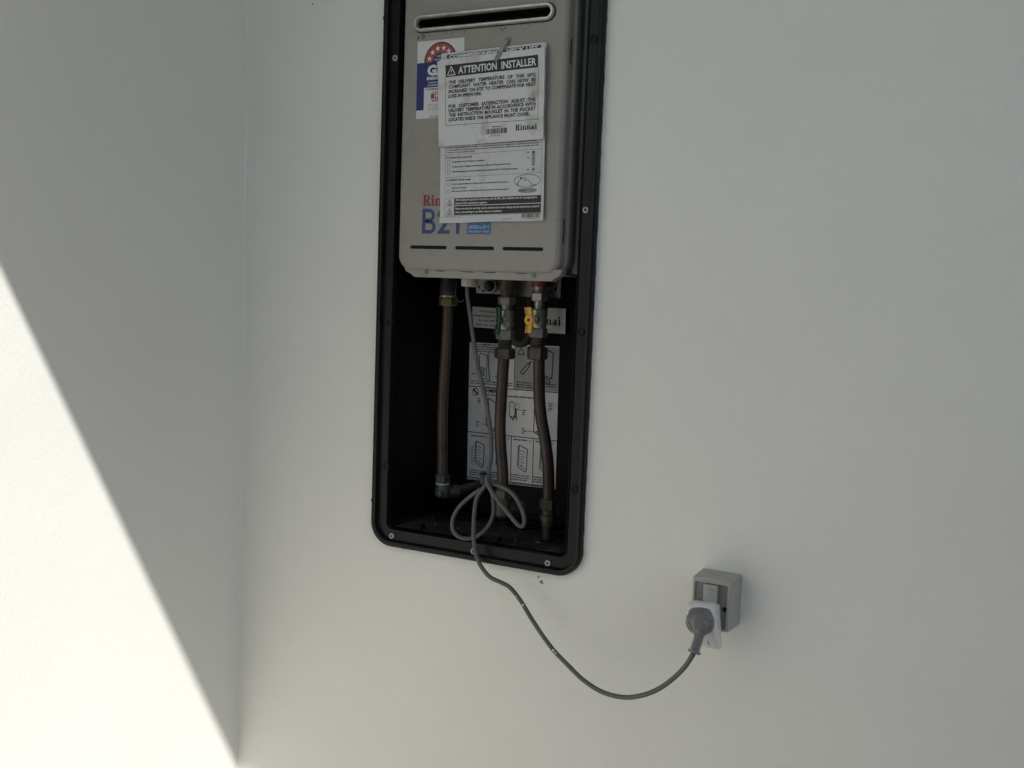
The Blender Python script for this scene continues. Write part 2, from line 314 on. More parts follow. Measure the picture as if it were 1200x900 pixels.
# ------------------------------------------------------------------ printing helpers
_tc = {}
def glyphs(body, bold=0.0):
    key = (body, bold)
    if key not in _tc:
        c = bpy.data.curves.new('t', 'FONT'); c.body = body; c.size = 1.0; c.resolution_u = 2; c.offset = bold
        o = bpy.data.objects.new('t', c); me = bpy.data.meshes.new_from_object(o)
        v = [(p.co.x, p.co.y) for p in me.vertices]; f = [tuple(p.vertices) for p in me.polygons]
        bpy.data.objects.remove(o); bpy.data.curves.remove(c); bpy.data.meshes.remove(me)
        _tc[key] = (v, f)
    return _tc[key]
CAP = max(p[1] for p in glyphs('H')[0])
class Sheet:
    """flat sheet: local x mm from the left, y mm from the top, lifted off the plane depth"""
    def __init__(s, c, w, h, ang, y, curl=None):
        s.c = c; s.w = w; s.h = h; s.y = y; a = math.radians(ang); s.k = 1.0; s.ex = (math.cos(a), math.sin(a)); s.curl = curl or (lambda x, y: 0.0)
    def P(s, x, y, lift=0.0):
        u = x / 1000 - s.w / 2; v = s.h / 2 - y / 1000
        return (s.c[0] + s.ex[0] * u - s.ex[1] * v, s.y - s.curl(x, y) - lift / 1000, s.c[1] + s.ex[1] * u + s.ex[0] * v)
    def rect(s, mb, x0, y0, x1, y1, lift, step=5.0):
        nx = max(1, int(abs(x1 - x0) / step + .5)); ny = max(1, int(abs(y1 - y0) / step + .5)); vs = []; fs = []
        for j in range(ny + 1):
            for i in range(nx + 1): vs.append(s.P(x0 + (x1 - x0) * i / nx, y0 + (y1 - y0) * j / ny, lift))
        for j in range(ny):
            for i in range(nx):
                a = j * (nx + 1) + i; fs.append((a, a + nx + 1, a + nx + 2, a + 1))
        mb.add(vs, fs)
    def poly(s, mb, pts, lift):
        mb.add([s.P(x, y, lift) for x, y in pts], [tuple(range(len(pts)))])
    def line(s, mb, pts, wd, lift, closed=False):
        wd = wd * s.k
        pts = list(pts) + ([pts[0]] if closed else [])
        for (x0, y0), (x1, y1) in zip(pts, pts[1:]):
            L = math.hypot(x1 - x0, y1 - y0); n = max(1, int(L / 8)); nx, ny = -(y1 - y0) / L * wd / 2, (x1 - x0) / L * wd / 2; vs = []
            for k in range(n + 1):
                t = k / n; x = x0 + (x1 - x0) * t; y = y0 + (y1 - y0) * t
                vs += [s.P(x + nx, y + ny, lift), s.P(x - nx, y - ny, lift)]
            mb.add(vs, [(2 * k, 2 * k + 1, 2 * k + 3, 2 * k + 2) for k in range(n)])
    def arc(s, cx, cy, rx, ry, a0=0, a1=360, n=28):
        return [(cx + rx * math.cos(math.radians(a0 + (a1 - a0) * k / n)), cy - ry * math.sin(math.radians(a0 + (a1 - a0) * k / n))) for k in range(n + 1)]
    def ring(s, mb, cx, cy, r0, r1, lift, a0=0, a1=360, n=32, ryf=1.0):
        A = s.arc(cx, cy, r0, r0 * ryf, a0, a1, n); B = s.arc(cx, cy, r1, r1 * ryf, a0, a1, n)
        mb.add([s.P(x, y, lift) for x, y in A] + [s.P(x, y, lift) for x, y in B], [(k, k + 1, n + 2 + k, n + 1 + k) for k in range(n)])
    def text(s, mb, body, x, y, cap, lift, width=None, xs=1.0, bold=0.0, right=False):
        """baseline-left at x,y; cap height in mm; width fits the line"""
        if s.k > 1: bold += .04
        v, f = glyphs(body, bold)
        if not v: return 0
        k = cap / CAP; x0 = min(p[0] for p in v); w0 = (max(p[0] for p in v) - x0) * k
        sx = (width / w0) if width else xs
        if right: x -= w0 * sx
        mb.add([s.P(x + (p[0] - x0) * k * sx, y - p[1] * k, lift) for p in v], f); return w0 * sx
    def justify(s, mb, body, x0, x1, y0, y1, cap, lift, xs=0.9, bold=0.0):
        ws = body.split(); wd = []
        for t in ws:
            v, _ = glyphs(t, bold); wd.append((max(p[0] for p in v) - min(p[0] for p in v)) * cap / CAP)
        tot = sum(wd)
        if tot * xs + (len(ws) - 1) * cap * 0.45 > x1 - x0: xs = (x1 - x0 - (len(ws) - 1) * cap * 0.45) / tot
        gap = (x1 - x0 - tot * xs) / max(1, len(ws) - 1); x = x0
        for t, d in zip(ws, wd):
            s.text(mb, t, x, y0 + (y1 - y0) * (x - x0) / (x1 - x0), cap, lift, xs=xs, bold=bold); x += d * xs + gap
    def barcode(s, mb, x0, y0, x1, y1, lift):
        x = x0; r = random.Random(3)
        while x < x1 - .6:
            wd = r.choice((.5, .8, 1.2, 1.7)); s.rect(mb, x, y0, min(x + wd, x1), y1, lift, 50); x += wd + r.choice((.5, .8, 1.1))
    def warn(s, mb, cx, cy, r, lift, wd=.7):
        t = [(cx, cy - r), (cx + r * .95, cy + r * .75), (cx - r * .95, cy + r * .75)]
        s.line(mb, t, wd, lift, True); s.line(mb, [(cx, cy - r * .35), (cx, cy + r * .2)], wd * 1.1, lift); s.line(mb, [(cx, cy + r * .38), (cx, cy + r * .55)], wd * 1.1, lift)
# slab-serif logo lettering built from strokes: returns polygons in cap-height units
def arcband(cx, cy, ro, ri, a0, a1, sx=1.0, sxi=None, n=12):
    out = []; sxi = sxi or sx
    for k in range(n):
        a = math.radians(a0 + (a1 - a0) * k / n); b = math.radians(a0 + (a1 - a0) * (k + 1) / n)
        out.append([(cx + ro * sx * math.cos(a), cy + ro * math.sin(a)), (cx + ro * sx * math.cos(b), cy + ro * math.sin(b)), (cx + ri * sxi * math.cos(b), cy + ri * math.sin(b)), (cx + ri * sxi * math.cos(a), cy + ri * math.sin(a))])
    return out
def R(x0, y0, x1, y1): return [(x0, y0), (x1, y0), (x1, y1), (x0, y1)]
SERIF = {
 'R': (0.92, [R(.10, .06, .37, .94), R(0, 0, .46, .085), R(0, .915, .48, 1), R(.36, .90, .48, .94), R(.36, .46, .48, .55), [(.40, .47), (.62, .50), (.90, .06), (.60, .06)], R(.57, 0, .92, .085)] + arcband(.47, .73, .27, .17, -90, 90, 1.35, .60)),
 'i': (0.40, [R(.09, .06, .33, .62), R(0, 0, .41, .085), R(0, .58, .33, .67)] + [[(.20 + .135 * math.cos(2 * PI * k / 14), .87 + .125 * math.sin(2 * PI * k / 14)) for k in range(14)]]),
 'n': (0.80, [R(.09, .06, .33, .62), R(0, 0, .39, .085), R(0, .58, .33, .67), R(.49, .06, .73, .42), R(.44, 0, .80, .085)] + arcband(.49, .43, .25, .09, 0, 130, .96, .0)),
 'a': (0.72, [R(.38, .07, .62, .45), R(.50, 0, .72, .085)] + arcband(.25, .20, .22, .08, 0, 360, 1.1, .6, 18) + arcband(.35, .43, .25, .12, 0, 150, 1.08, .3) + [R(.38, .0, .60, .09)]),
}
def serif_word(sh, mb, word, x, y, cap, lift, sx=1.0, gap=0.05, slope=0.0):
    x0 = x
    for ch in word:
        wd, polys = SERIF[ch]
        for i, p in enumerate(polys):
            sh.poly(mb, [(x + a * cap * sx, y - slope * (x - x0) - b * cap) for a, b in p], lift + 0.004 * (i % 7))
        x += (wd + gap) * cap * sx
    return x

# ------------------------------------------------------------------ labels stuck inside the box
bs = Sheet((0.1838, 0.2483), 0.2046, 0.2877, 0.92, 0.2160)
bw, bh = 204.6, 287.7; bs.k = 2.0
sh_t = MB(); bs.rect(sh_t, 0, 0, bw, bh, 0.0, 300)
stk = sh_t.build('instruction_label', M_labelb, box, smooth=0); stk['label'] = 'black and white picture instruction label on the back of the box'
mb = MB(); bs.rect(mb, 107.5, 2, 204.4, 91, 0.12, 300); mb.build('grey_panel', M_labelg, stk, smooth=0)
k_ = MB(); L1 = 0.25
for a in ([(0, 91.5), (bw, 92.5)], [(0, 187), (bw, 189.5)], [(0, 282.5), (bw, 284.5)], [(106.5, 0), (106, 91.5)], [(53.5, 188), (53.5, 283)], [(102.5, 189), (102.5, 283.5)], [(152.8, 189), (152.8, 284)]):
    bs.line(k_, a, .9, L1)
for i, t in enumerate(['Before installing this recess box please read', 'all of the instructions and check that the parts', 'supplied are correct for the heater being', 'installed in the wall cavity']):
    bs.text(k_, t, 10, 4.5 + i * 4.8, 2.5, L1, width=88 if i < 3 else 55, bold=.02)
# drawing of the heater (top left)
bs.line(k_, [(24, 26), (26, 22), (42, 26), (42, 76), (24, 70), (24, 26)], .8, L1)
for i in range(5): bs.line(k_, [(27, 50 + i * 4), (39, 53 + i * 4)], 1.0, L1)
bs.line(k_, [(44, 20), (46, 45), (49, 78), (41, 80)], 1.1, L1)
bs.text(k_, 'OUTLET', 5, 66, 2.4, L1, bold=.02); bs.text(k_, 'INLET', 62, 69, 2.4, L1, bold=.02)
for i, t in enumerate(['Level box & mark position', 'on wall. Fit box and fix using']): bs.text(k_, t, 4, 81 + i * 4.5, 2.5, L1, width=98, bold=.02)
# grey panel drawing
bs.line(k_, [(120, 7), (128, 20), (113, 20)], 1.0, L1, True)
bs.line(k_, [(142, 8), (147, 3), (152, 8), (151, 17), (145, 20)], 1.3, L1)
bs.line(k_, [(178, 8), (192, 14), (190, 66), (172, 60)], 1.3, L1); bs.line(k_, [(170, 62), (186, 71), (186, 78), (168, 68), (170, 62)], 1.2, L1)
bs.line(k_, [(120, 56), (136, 37), (141, 41), (125, 61), (120, 56)], 1.2, L1); bs.line(k_, [(138, 39), (143, 33)], 2.2, L1)
for i, t in enumerate(['This label to be sealed around', 'flange edge and wall using a', 'silicone sealant.']): bs.text(k_, t, 110, 78 + i * 4.5, 2.5, L1, width=90 if i < 2 else 40, bold=.02)
# do not row
bs.ring(k_, 16.8, 102.5, 8.2, 6.4, L1); bs.line(k_, [(11.8, 97.4), (21.6, 107.4)], 2.0, L1)
bs.text(k_, 'DO NOT', 30, 101.5, 6.0, L1, xs=1.05, bold=.05)
bs.rect(k_, 29, 92.6, 63, 93.2, L1); bs.text(k_, 'install the heater with the front cover removed', 31, 108, 2.6, L1, width=62, bold=.02)
bs.text(k_, 'as the Flame Fails Frequently', 92, 108, 3.0, L1, width=62, bold=.03)
bs.line(k_, [(43, 118), (48, 114), (64, 122), (64, 178), (43, 170), (43, 118)], 1.0, L1); bs.line(k_, [(43, 170), (60, 182), (64, 178)], 1.0, L1); bs.line(k_, [(48, 114), (48, 165)], .8, L1)
bs.line(k_, [(97, 121), (101, 116), (110, 124), (110, 150), (97, 147), (97, 121)], .9, L1)
for a in range(0, 360, 45): bs.line(k_, [(112 + 4 * math.cos(math.radians(a)), 127 + 4 * math.sin(math.radians(a))), (112 + 10 * math.cos(math.radians(a)), 127 + 10 * math.sin(math.radians(a)))], .6, L1)
bs.line(k_, [(98, 148), (106, 155), (112, 131), (113, 155)], 1.2, L1)
for x, z, ws in ((22, 117, ('Top', 'Edge', 'Box')), (19, 166, ('Front', 'Flue', 'Box')), (126, 134, ('Flame', 'Flue', 'Box')), (126, 172, ('Flue', 'Bracket', 'Box')), (184, 117, ('Recess', 'Front', 'Cover', 'Box')), (82, 177, ('Flue', 'Box'))):
    for i, t in enumerate(ws): bs.text(k_, t, x, z + i * 4.4, 2.5, L1, bold=.03)
bs.line(k_, [(33, 168), (43, 169)], .6, L1); bs.line(k_, [(112, 132), (124, 134)], .6, L1); bs.line(k_, [(140, 176), (152, 175)], .6, L1)
bs.line(k_, [(153, 176), (153, 122), (158, 118), (176, 126), (176, 190)], 1.1, L1); bs.line(k_, [(153, 176), (174, 186), (176, 180)], 1.1, L1); bs.line(k_, [(157, 174), (172, 180)], 1.6, L1)
# four step panels
for i in range(4):
    x = 4 + i * 50
    bs.text(k_, 'Opening Method', x + 3, 195.5, 2.6, L1, width=32, bold=.03); bs.ring(k_, x + 41, 195, 2.6, 1.7, L1, n=16)
    a = [(x + 15, 209), (x + 17, 205), (x + 36, 213), (x + 34, 258), (x + 31, 260), (x + 14, 249), (x + 15, 209)]
    bs.line(k_, a, 1.0, L1); bs.line(k_, [(x + 17, 205), (x + 17, 245), (x + 34, 256)], .7, L1)
    for j in range(6):
        if i == 0: bs.line(k_, [(x + 4, 222 + j * 6), (x + 10, 216 + j * 6)], .7, L1)
        bs.line(k_, [(x + 19 + (j % 3), 216 + j * 6), (x + 30 - (j % 2) * 4, 213 + j * 6 + 5)], .6, L1)
    for j, t in enumerate(('Install the box into', 'wall cavity and secure', 'through the side walls')): bs.text(k_, t, x, 268.5 + j * 4.6, 2.5, L1, width=42 if j < 2 else 36, bold=.02)
bs.text(k_, 'It is the responsibility of the installer to check local regulations prior to the installation of this product', 3, 287.2 - .6, 2.2, L1, width=195, bold=.02)
k_.build('printed_lettering', M_ink, stk, smooth=0, fix=False)
# two small labels above it
ls = Sheet((0.1271, 0.4426), 0.0884, 0.0423, -1.0, 0.2160)
mb = MB(); ls.rect(mb, 0, 0, 88, 42, 0.0, 100); l1 = mb.build('small_label', M_labelb, box, smooth=0); l1['label'] = 'cream text label behind the green valve'
mb = MB()
for i, t in enumerate(('This recess box is', 'designed and suitable', 'for use with only', 'Rinnai Infinity')): ls.text(mb, t, 16 - 10 * (i == 1) - 5 * (i % 2), 10 + i * 9.4, 4.4, .2, width=(56, 76, 54, 62)[i], bold=.02)
mb.build('printed_lettering', M_inksoft, l1, smooth=0, fix=False)
ls = Sheet((0.2545, 0.4440), 0.0905, 0.0500, 0.5, 0.2155, curl=lambda x, y: 0.012 * max(0, (x - 62) / 30) ** 2)
mb = MB(); ls.rect(mb, 0, 0, 90.5, 50, 0.0, 4); l2 = mb.build('small_label', M_labelb, box, smooth=60); l2['label'] = 'logo label with a curling right edge behind the yellow valve'
mb = MB(); serif_word(ls, mb, 'Rinnai', 5, 34, 17, .2, sx=.98); mb.build('logo_lettering', M_ink, l2, smooth=0, fix=False)
# grit and old sealant on the box floor
mb = MB()
for i in range(90):
    x = 0.06 + random.random() * 0.33; y = 0.015 + random.random() * 0.17; r = 0.0006 + 0.0018 * random.random() ** 3
    mb.lathe((x, y, 0.0375), (random.uniform(-.3, .3), random.uniform(-.3, .3), 1), [(0, r), (r * .8, r * .6)], 5)
for x, y, r in ((0.333, 0.05, .0045), (0.327, 0.052, .003), (0.155, 0.06, .003), (0.10, 0.065, .0035), (0.29, 0.04, .003)):
    mb.lathe((x, y, 0.0375), (0, 0, 1), [(0, r), (r * .5, r * .7)], 7)
gr = mb.build('grit', M_dust, box, smooth=0); gr['kind'] = 'stuff'

# ------------------------------------------------------------------ water heater
wh = thing('water_heater', 'beige metal gas water heater hung inside the black recess box', 'water heater', (0.218, 0.08, 0.52))
CX0, CX1, CZ0, CZ1 = 0.0435, 0.3880, 0.526, 1.075
# cover face with real openings: grid cells, leaving out the openings
mb = MB()
sweep(mb, CX0, CX1, CZ0, CZ1, 0.034, [(0.004, 0.036), (0.0005, 0.0355), (0, 0.034), (0, 0.0085), (0.0012, 0.0055), (0.0052, 0.0045), (0.0064, 0.0020), (0.0060, -0.006), (0.0062, -0.0120), (0.0085, -0.0164), (0.0115, -0.0188), (0.0140, -0.020)], 12)
outline = rr(CX0 + .014, CX1 - .014, CZ0 + .014, CZ1 - .014, 0.020, 12)
def slot_outline(x0, x1, z0, z1, n=8): return rr(x0, x1, z0, z1, (z1 - z0) / 2 - 1e-4, n)
bm = bmesh.new(); loops = []
SL = [(0.0781, 0.1572), (0.1745, 0.2550), (0.2715, 0.3518)]
for ol in [outline] + [slot_outline(a, b, 0.5713, 0.5778) for a, b in SL] + [slot_outline(0.0800, 0.3480, 0.9678, 0.9850)]:
    vv = [bm.verts.new((x, -0.020, z)) for x, z in ol]
    loops += [bm.edges.new((vv[i], vv[(i + 1) % len(vv)])) for i in range(len(vv))]
bmesh.ops.triangle_fill(bm, use_beauty=True, use_dissolve=False, edges=loops, normal=(0, -1, 0))
bm.verts.index_update(); vv = [v.co.copy() for v in bm.verts]; ff = [tuple(v.index for v in f.verts) for f in bm.faces]; bm.free()
mb.add(vv, ff)
# pressed inner lips of the slots
for a, b in SL:
    o = slot_outline(a, b, 0.5713, 0.5778); n = len(o)
    mb.add([(x, -0.020, z) for x, z in o] + [(x, -0.0165, z) for x, z in o], [(k, (k + 1) % n, n + (k + 1) % n, n + k) for k in range(n)])
cover = mb.build('front_cover', M_beige, wh, smooth=35)
mb = MB()
for a, b in SL: mb.box(a - .002, b + .002, -0.0165, -0.0155, 0.570, 0.580)
mb.build('slot_backing', M_hole, cover, smooth=0)
# flue outlet ring: oval collar with dark mouth
def oval_ring(mb, x0, x1, z0, z1, prof, n=10):
    r = (z1 - z0) / 2 - 1e-4; m = 4 * (n + 1); vs = []
    for ins, y in prof: vs += [(x, y, z) for x, z in rr(x0 + ins, x1 - ins, z0 + ins, z1 - ins, max(r - ins, .0005), n)]
    mb.add(vs, [(i * m + k, i * m + (k + 1) % m, (i + 1) * m + (k + 1) % m, (i + 1) * m + k) for i in range(len(prof) - 1) for k in range(m)])
fl = MB(); oval_ring(fl, 0.0765, 0.3560, 0.9615, 0.9910, [(0, -0.0195), (0.0, -0.025), (.0015, -0.0275), (.0045, -.0275), (.0062, -0.025), (.0066, -0.019)])
flue = fl.build('flue_outlet', M_vent, wh)
m_ = MB(); oval_ring(m_, 0.0765, 0.3560, 0.9615, 0.9910, [(.0066, -0.0195), (.0070, 0.02)]); m_.box(0.078, 0.352, 0.014, 0.016, 0.960, 0.992); m_.build('dark_mouth', M_hole, flue, smooth=40)
# thin dark gasket around the collar
g_ = MB(); oval_ring(g_, 0.0745, 0.3585, 0.9595, 0.9925, [(0, -0.0199), (0.0006, -0.0212), (.0024, -.0214)]); g_.build('outer_ring', M_rubber, flue)
# side louvre slots
for z0, z1 in ((0.586, 0.628), (0.89, 0.932)): MB().box(0.3805, 0.3826, -0.0060, -0.0022, z0, z1).build('side_slot', M_hole, cover, smooth=0)
# bottom skirt with cut corners and two screws
sk = MB().prism([(0.060, 0.5405), (0.0655, 0.5300), (0.0760, 0.5255), (0.0845, 0.5195), (0.3657, 0.5195), (0.3745, 0.5260), (0.3830, 0.5300), (0.3870, 0.5405)], -0.0135, 0.010)
skirt = sk.build('bottom_skirt', M_beige, wh, bevel=0.0012)
for a_, b_ in ((0.132, 0.150), (0.186, 0.212), (0.232, 0.256), (0.300, 0.318)):
    MB().box(a_, b_, -0.0141, -0.0130, 0.5312, 0.5322).build('seam_gap', M_hole, skirt, smooth=0)
def screw(x, z, par, y):
    s_ = MB(); s_.lathe((x, y, z), (0, -1, 0), [(0, .0042), (.001, .0042), (.0020, .003), (.0022, .001)], 16)
    s_.box(x - .0027, x + .0027, y - .00245, y - .0018, z - .0004, z + .0004)
    return s_.build('screw', M_galv, par)
screw(0.1114, 0.5290, wh, -0.0135); screw(0.3327, 0.5285, wh, -0.0135)
screw(0.0935, 0.9535, wh, -0.0200); screw(0.3480, 1.000, wh, -0.0200)
mb = MB().box(0.052, 0.3935, 0.0365, 0.190, 0.534, 1.085); mb.build('case', M_beige, wh, bevel=0.004)
mb = MB().box(0.068, 0.384, 0.012, 0.185, 0.5305, 0.5335); mb.build('underside_plate', M_galv, wh, bevel=0.0005)
# wall bracket plates with holes below the case
def holed_plate(name, x0, x1, z0, z1, holes, y, m, par, th=.003):
    fx = lambda x: 1.1204 + (x - 1.1204) * 1.0323; fz = lambda z: .505 + (z - .505) * 1.0323
    x0, x1, z0, z1, y = fx(x0), fx(x1), fz(z0), fz(z1), 0.115; holes = [(fx(a), fz(b), c, d) for a, b, c, d in holes]
    bm = bmesh.new(); ed = []
    for k, ol in enumerate([rr(x0, x1, z0, z1, .003, 3)] + [[(cx + rx * math.cos(2 * PI * i / 18), cz + rz * math.sin(2 * PI * i / 18)) for i in range(18)] for cx, cz, rx, rz in holes]):
        vv = [bm.verts.new((x, 0, z)) for x, z in ol]; ed += [bm.edges.new((vv[i], vv[(i + 1) % len(vv)])) for i in range(len(vv))]
    bmesh.ops.triangle_fill(bm, use_beauty=True, edges=ed, normal=(0, -1, 0)); bm.verts.index_update()
    A = [v.co.copy() for v in bm.verts]; F = [tuple(v.index for v in f.verts) for f in bm.faces]; E = [tuple(v.index for v in e.verts) for e in bm.edges if len(e.link_faces) == 1]; bm.free()
    n = len(A); m_ = MB(); m_.add([(a.x, y, a.z) for a in A] + [(a.x, y + th, a.z) for a in A], F + [tuple(i + n for i in reversed(f)) for f in F] + [(a, b, b + n, a + n) for a, b in E])
    return m_.build(name, m, par, smooth=30)
holed_plate('bracket', 0.1770, 0.2420, 0.4935, 0.530, [(0.183, 0.505, .002, .0035), (0.193, 0.4985, .005, .0018), (0.209, 0.508, .012, .012), (0.236, 0.505, .002, .002)], 0.060, M_galv, wh)
holed_plate('bracket', 0.2470, 0.3520, 0.4905, 0.530, [(0.253, 0.510, .0025, .007), (0.342, 0.507, .0022, .0035), (0.333, 0.500, .0045, .003), (0.345, 0.522, .002, .002)], 0.060, M_galv, wh)
m_ = MB(); m_.lathe((0.180, 0.114, 0.508), (0, -1, 0), [(0, .0145), (.006, .0145), (.007, .013), (.007, .011), (0, .0105)], 28, caps=False); m_.build('grommet', M_galv, wh)
m_ = MB(); m_.lathe((0.180, 0.117, 0.508), (0, -1, 0), [(0, .009), (.018, .008), (.022, .004)], 14); m_.build('drain_plug', M_rubber, wh)
# cream cable gland
m_ = MB(); m_.lathe((0.1795, 0.03, 0.5050), (0, 0, 1), [(0, .0135), (.0015, .0160), (.014, .0160), (.016, .0185), (.030, .0185)], 28); gl = m_.build('cable_gland', M_cream, wh)
# printed logo on the cover
cs = Sheet((0.2, 0.62), 0.2, 0.1, 0.0, -0.0202)       # x mm from 0.1, y mm from z = 0.67
def cxy(x, z): return ((x - 0.1) * 1000, (0.67 - z) * 1000)
mb = MB(); x, y = cxy(0.1035, 0.6500); serif_word(cs, mb, 'Rinnai', x, y, 19.5, .12, sx=.92); mb.build('logo_lettering', M_red, cover, smooth=0, fix=False)
mb = MB(); 
x, y = cxy(0.1032, 0.5995)
def sansB(mb, x, y, h, w, t):
    P = lambda a, b: (x + a, y - b)
    cs.poly(mb, [P(0, 0), P(t, 0), P(t, h), P(0, h)], .12)
    for yy, hh, ww in ((0, h * .54, w), (h * .54 - t * .45, h * .46 + t * .45, w * .93)):
        r = hh / 2
        for b0 in (yy, yy + hh - t * .9): cs.poly(mb, [P(t, b0), P(ww - r, b0), P(ww - r, b0 + t * .9), P(t, b0 + t * .9)], .124)
        n = 12
        for k in range(n):
            a = math.radians(-90 + 180 * k / n); b = math.radians(-90 + 180 * (k + 1) / n)
            cs.poly(mb, [P(ww - r + r * math.cos(a), yy + r + r * math.sin(a)), P(ww - r + r * math.cos(b), yy + r + r * math.sin(b)), P(ww - r + (r - t * .9) * math.cos(b), yy + r + (r - t * .9) * math.sin(b)), P(ww - r + (r - t * .9) * math.cos(a), yy + r + (r - t * .9) * math.sin(a))], .128)
sansB(mb, x, y, 45, 29, 7)
x2 = 32.0 + 3.0     # figure 2
P = lambda a, b: (x2 + a, y - b)
cs.poly(mb, [P(0, 0), P(27, 0), P(27, 6.5), P(10, 6.5)], .12); cs.poly(mb, [P(0, 0), P(9, 0), P(25, 21), P(20, 26)], .124)
for k in range(14):
    a = math.radians(-35 + 215 * k / 14); b = math.radians(-35 + 215 * (k + 1) / 14)
    cs.poly(mb, [P(13 + 13 * math.cos(a), 31 + 13.5 * math.sin(a)), P(13 + 13 * math.cos(b), 31 + 13.5 * math.sin(b)), P(13 + 6.2 * math.cos(b), 31 + 6.8 * math.sin(b)), P(13 + 6.2 * math.cos(a), 31 + 6.8 * math.sin(a))], .128)
x1_ = (0.1757 - 0.1) * 1000
cs.poly(mb, [(x1_, y), (x1_ + 7, y), (x1_ + 7, y - 45), (x1_, y - 45)], .12); cs.poly(mb, [(x1_, y - 45), (x1_, y - 36), (x1_ - 9, y - 32), (x1_ - 9, y - 38)], .124)
mb.build('model_lettering', M_blue2, cover, smooth=0, fix=False)
mb = MB(); x0, y0 = cxy(0.1985, 0.6330); x1, y1 = cxy(0.2475, 0.5995); cs.rect(mb, x0, y0, x1, y1, .12, 100); pb = mb.build('blue_badge', M_blue3, cover, smooth=0)
mb = MB(); cs.text(mb, 'SUPERIOR', x0 + 4, y0 + 12, 7, .25, width=41, bold=.03); cs.text(mb, 'LIMITED to 50° C', x0 + 3, y1 - 9.6, 5.6, .25, width=43, bold=.04); cs.text(mb, 'FOR SAFE HOT WATER', x0 + 3, y1 - 2.6, 3.6, .25, width=43, bold=.04)
mb.build('printed_lettering', M_blue3 if False else mat('ink_pale_blue', (0.25, 0.36, 0.48), .4), pb, smooth=0, fix=False)
# energy rating label
es = Sheet((0.1321, 0.8767), 0.098, 0.1378, 0.45, -0.0202)
mb = MB(); es.rect(mb, 0, 0, 98, 138, .1, 100); el = mb.build('energy_label', M_label, wh, smooth=0); el['label'] = 'white and blue gas energy rating label with a ring of stars'
mb = MB(); es.rect(mb, 0, 38.5, 98, 123, .22, 100); mb.build('blue_panel', M_blue, el, smooth=0)
mb = MB(); es.rect(mb, 16, 83, 98, 138, .34, 100); mb.build('white_panel', M_label, el, smooth=0)
mb = MB(); es.ring(mb, 49.5, 38.4, 34.6, 32.2, .24, 0, 180, 40); mb.build('dial_rim', M_ink, el, smooth=0)
mb = MB(); es.ring(mb, 49.5, 38.4, 32.2, 15.5, .24, 0, 180, 40); mb.build('dial_band', M_redband, el, smooth=0)
mb = MB(); es.poly(mb, es.arc(49.5, 38.4, 15.5, 15.5, 0, 180, 24), .25)
es.rect(mb, 31, 37, 68, 38.5, .26, 50); mb.build('dial_centre', M_blue, el, smooth=0)
mb = MB()
for k in range(6):
    a = math.radians(165 - k * 30); cx = 49.5 + 24 * math.cos(a); cy = 38.4 - 24 * math.sin(a); R1 = 5.4
    pp = []
    for j in range(10):
        r = R1 if j % 2 == 0 else R1 * .42; t = math.radians(36 * j) ; pp.append((cx + r * math.sin(t), cy - r * math.cos(t)))
    for j in range(10): es.poly(mb, [(cx, cy), pp[j], pp[(j + 1) % 10]], .36)
for a_, b_ in ((0, 0),): pass
es.text(mb, 'GAS', 22, 61, 16.5, .36, width=52, bold=.05); es.text(mb, 'ENERGY RATING', 21.5, 69.5, 5.0, .36, width=56, bold=.045)
es.text(mb, 'A joint government', 25, 75.6, 3.0, .36, width=46, bold=.02); es.text(mb, 'and industry programme', 23, 80.4, 3.0, .36, width=52, bold=.02)
es.text(mb, 'rating', 42, 30, 3.2, .36, bold=.02); es.text(mb, 'star rating', 37, 35.5, 3.2, .36, bold=.02)
mb.build('white_lettering', M_inkw, el, smooth=0, fix=False)
mb = MB(); es.rect(mb, 31, 94.5, 68, 103.5, .46, 50); mb.build('red_box', M_red, el, smooth=0)
mb = MB(); es.text(mb, 'COMPARATIVE ENERGY', 20, 88, 3.2, .46, width=70, bold=.03)
for i, t in enumerate(('When tested to the standard', 'the lower the number', 'the less energy it uses')): es.text(mb, t, 24, 115 + i * 4.2, 2.2, .46, width=60)
es.text(mb, 'For use on natural gas', 30, 136.5, 3.0, .46, width=50, bold=.02)
mb.build('black_lettering', M_inksoft, el, smooth=0, fix=False)
mb = MB(); es.text(mb, '19854', 38, 101.8, 6, .56, width=22, bold=.05); mb.build('white_figures', M_inkw, el, smooth=0, fix=False)
mb = MB(); es.text(mb, 'MJ PER YEAR', 33, 108.5, 3.2, .46, width=32, bold=.03); es.text(mb, 'ANNUAL USE', 32, 93, 2.4, .46, width=34, bold=.02); mb.build('red_lettering', M_red, el, smooth=0, fix=False)
# grime specks near the flue
mb = MB()
for i in range(26):
    x = random.uniform(.08, .35); z = 0.958 - abs(random.gauss(0, .006)); blob(mb, x, z, random.uniform(.0005, .0012), y=-0.0206, t=.0004, n=6)
for x, z in ((0.337, 0.651), (0.253, 0.9545), (0.257, 0.952), (0.262, 0.9555), (0.083, 0.955), (0.0845, 0.952), (0.082, 0.950), (0.355, 0.999), (0.357, 1.003)): blob(mb, x, z, .0015, y=-0.0206, t=.0004, n=7)
sp = mb.build('grime', M_rubber, cover, smooth=0); sp['kind'] = 'stuff'

# ------------------------------------------------------------------ taped papers
def wr(seed, amp, edge):
    def f(x, y):
        v = amp * (noise.noise(Vector((x / 38 + seed, y / 30, seed))) + .5 * noise.noise(Vector((x / 15, y / 17 + seed, 2.5))))
        return v + edge(x, y) + amp
    return f
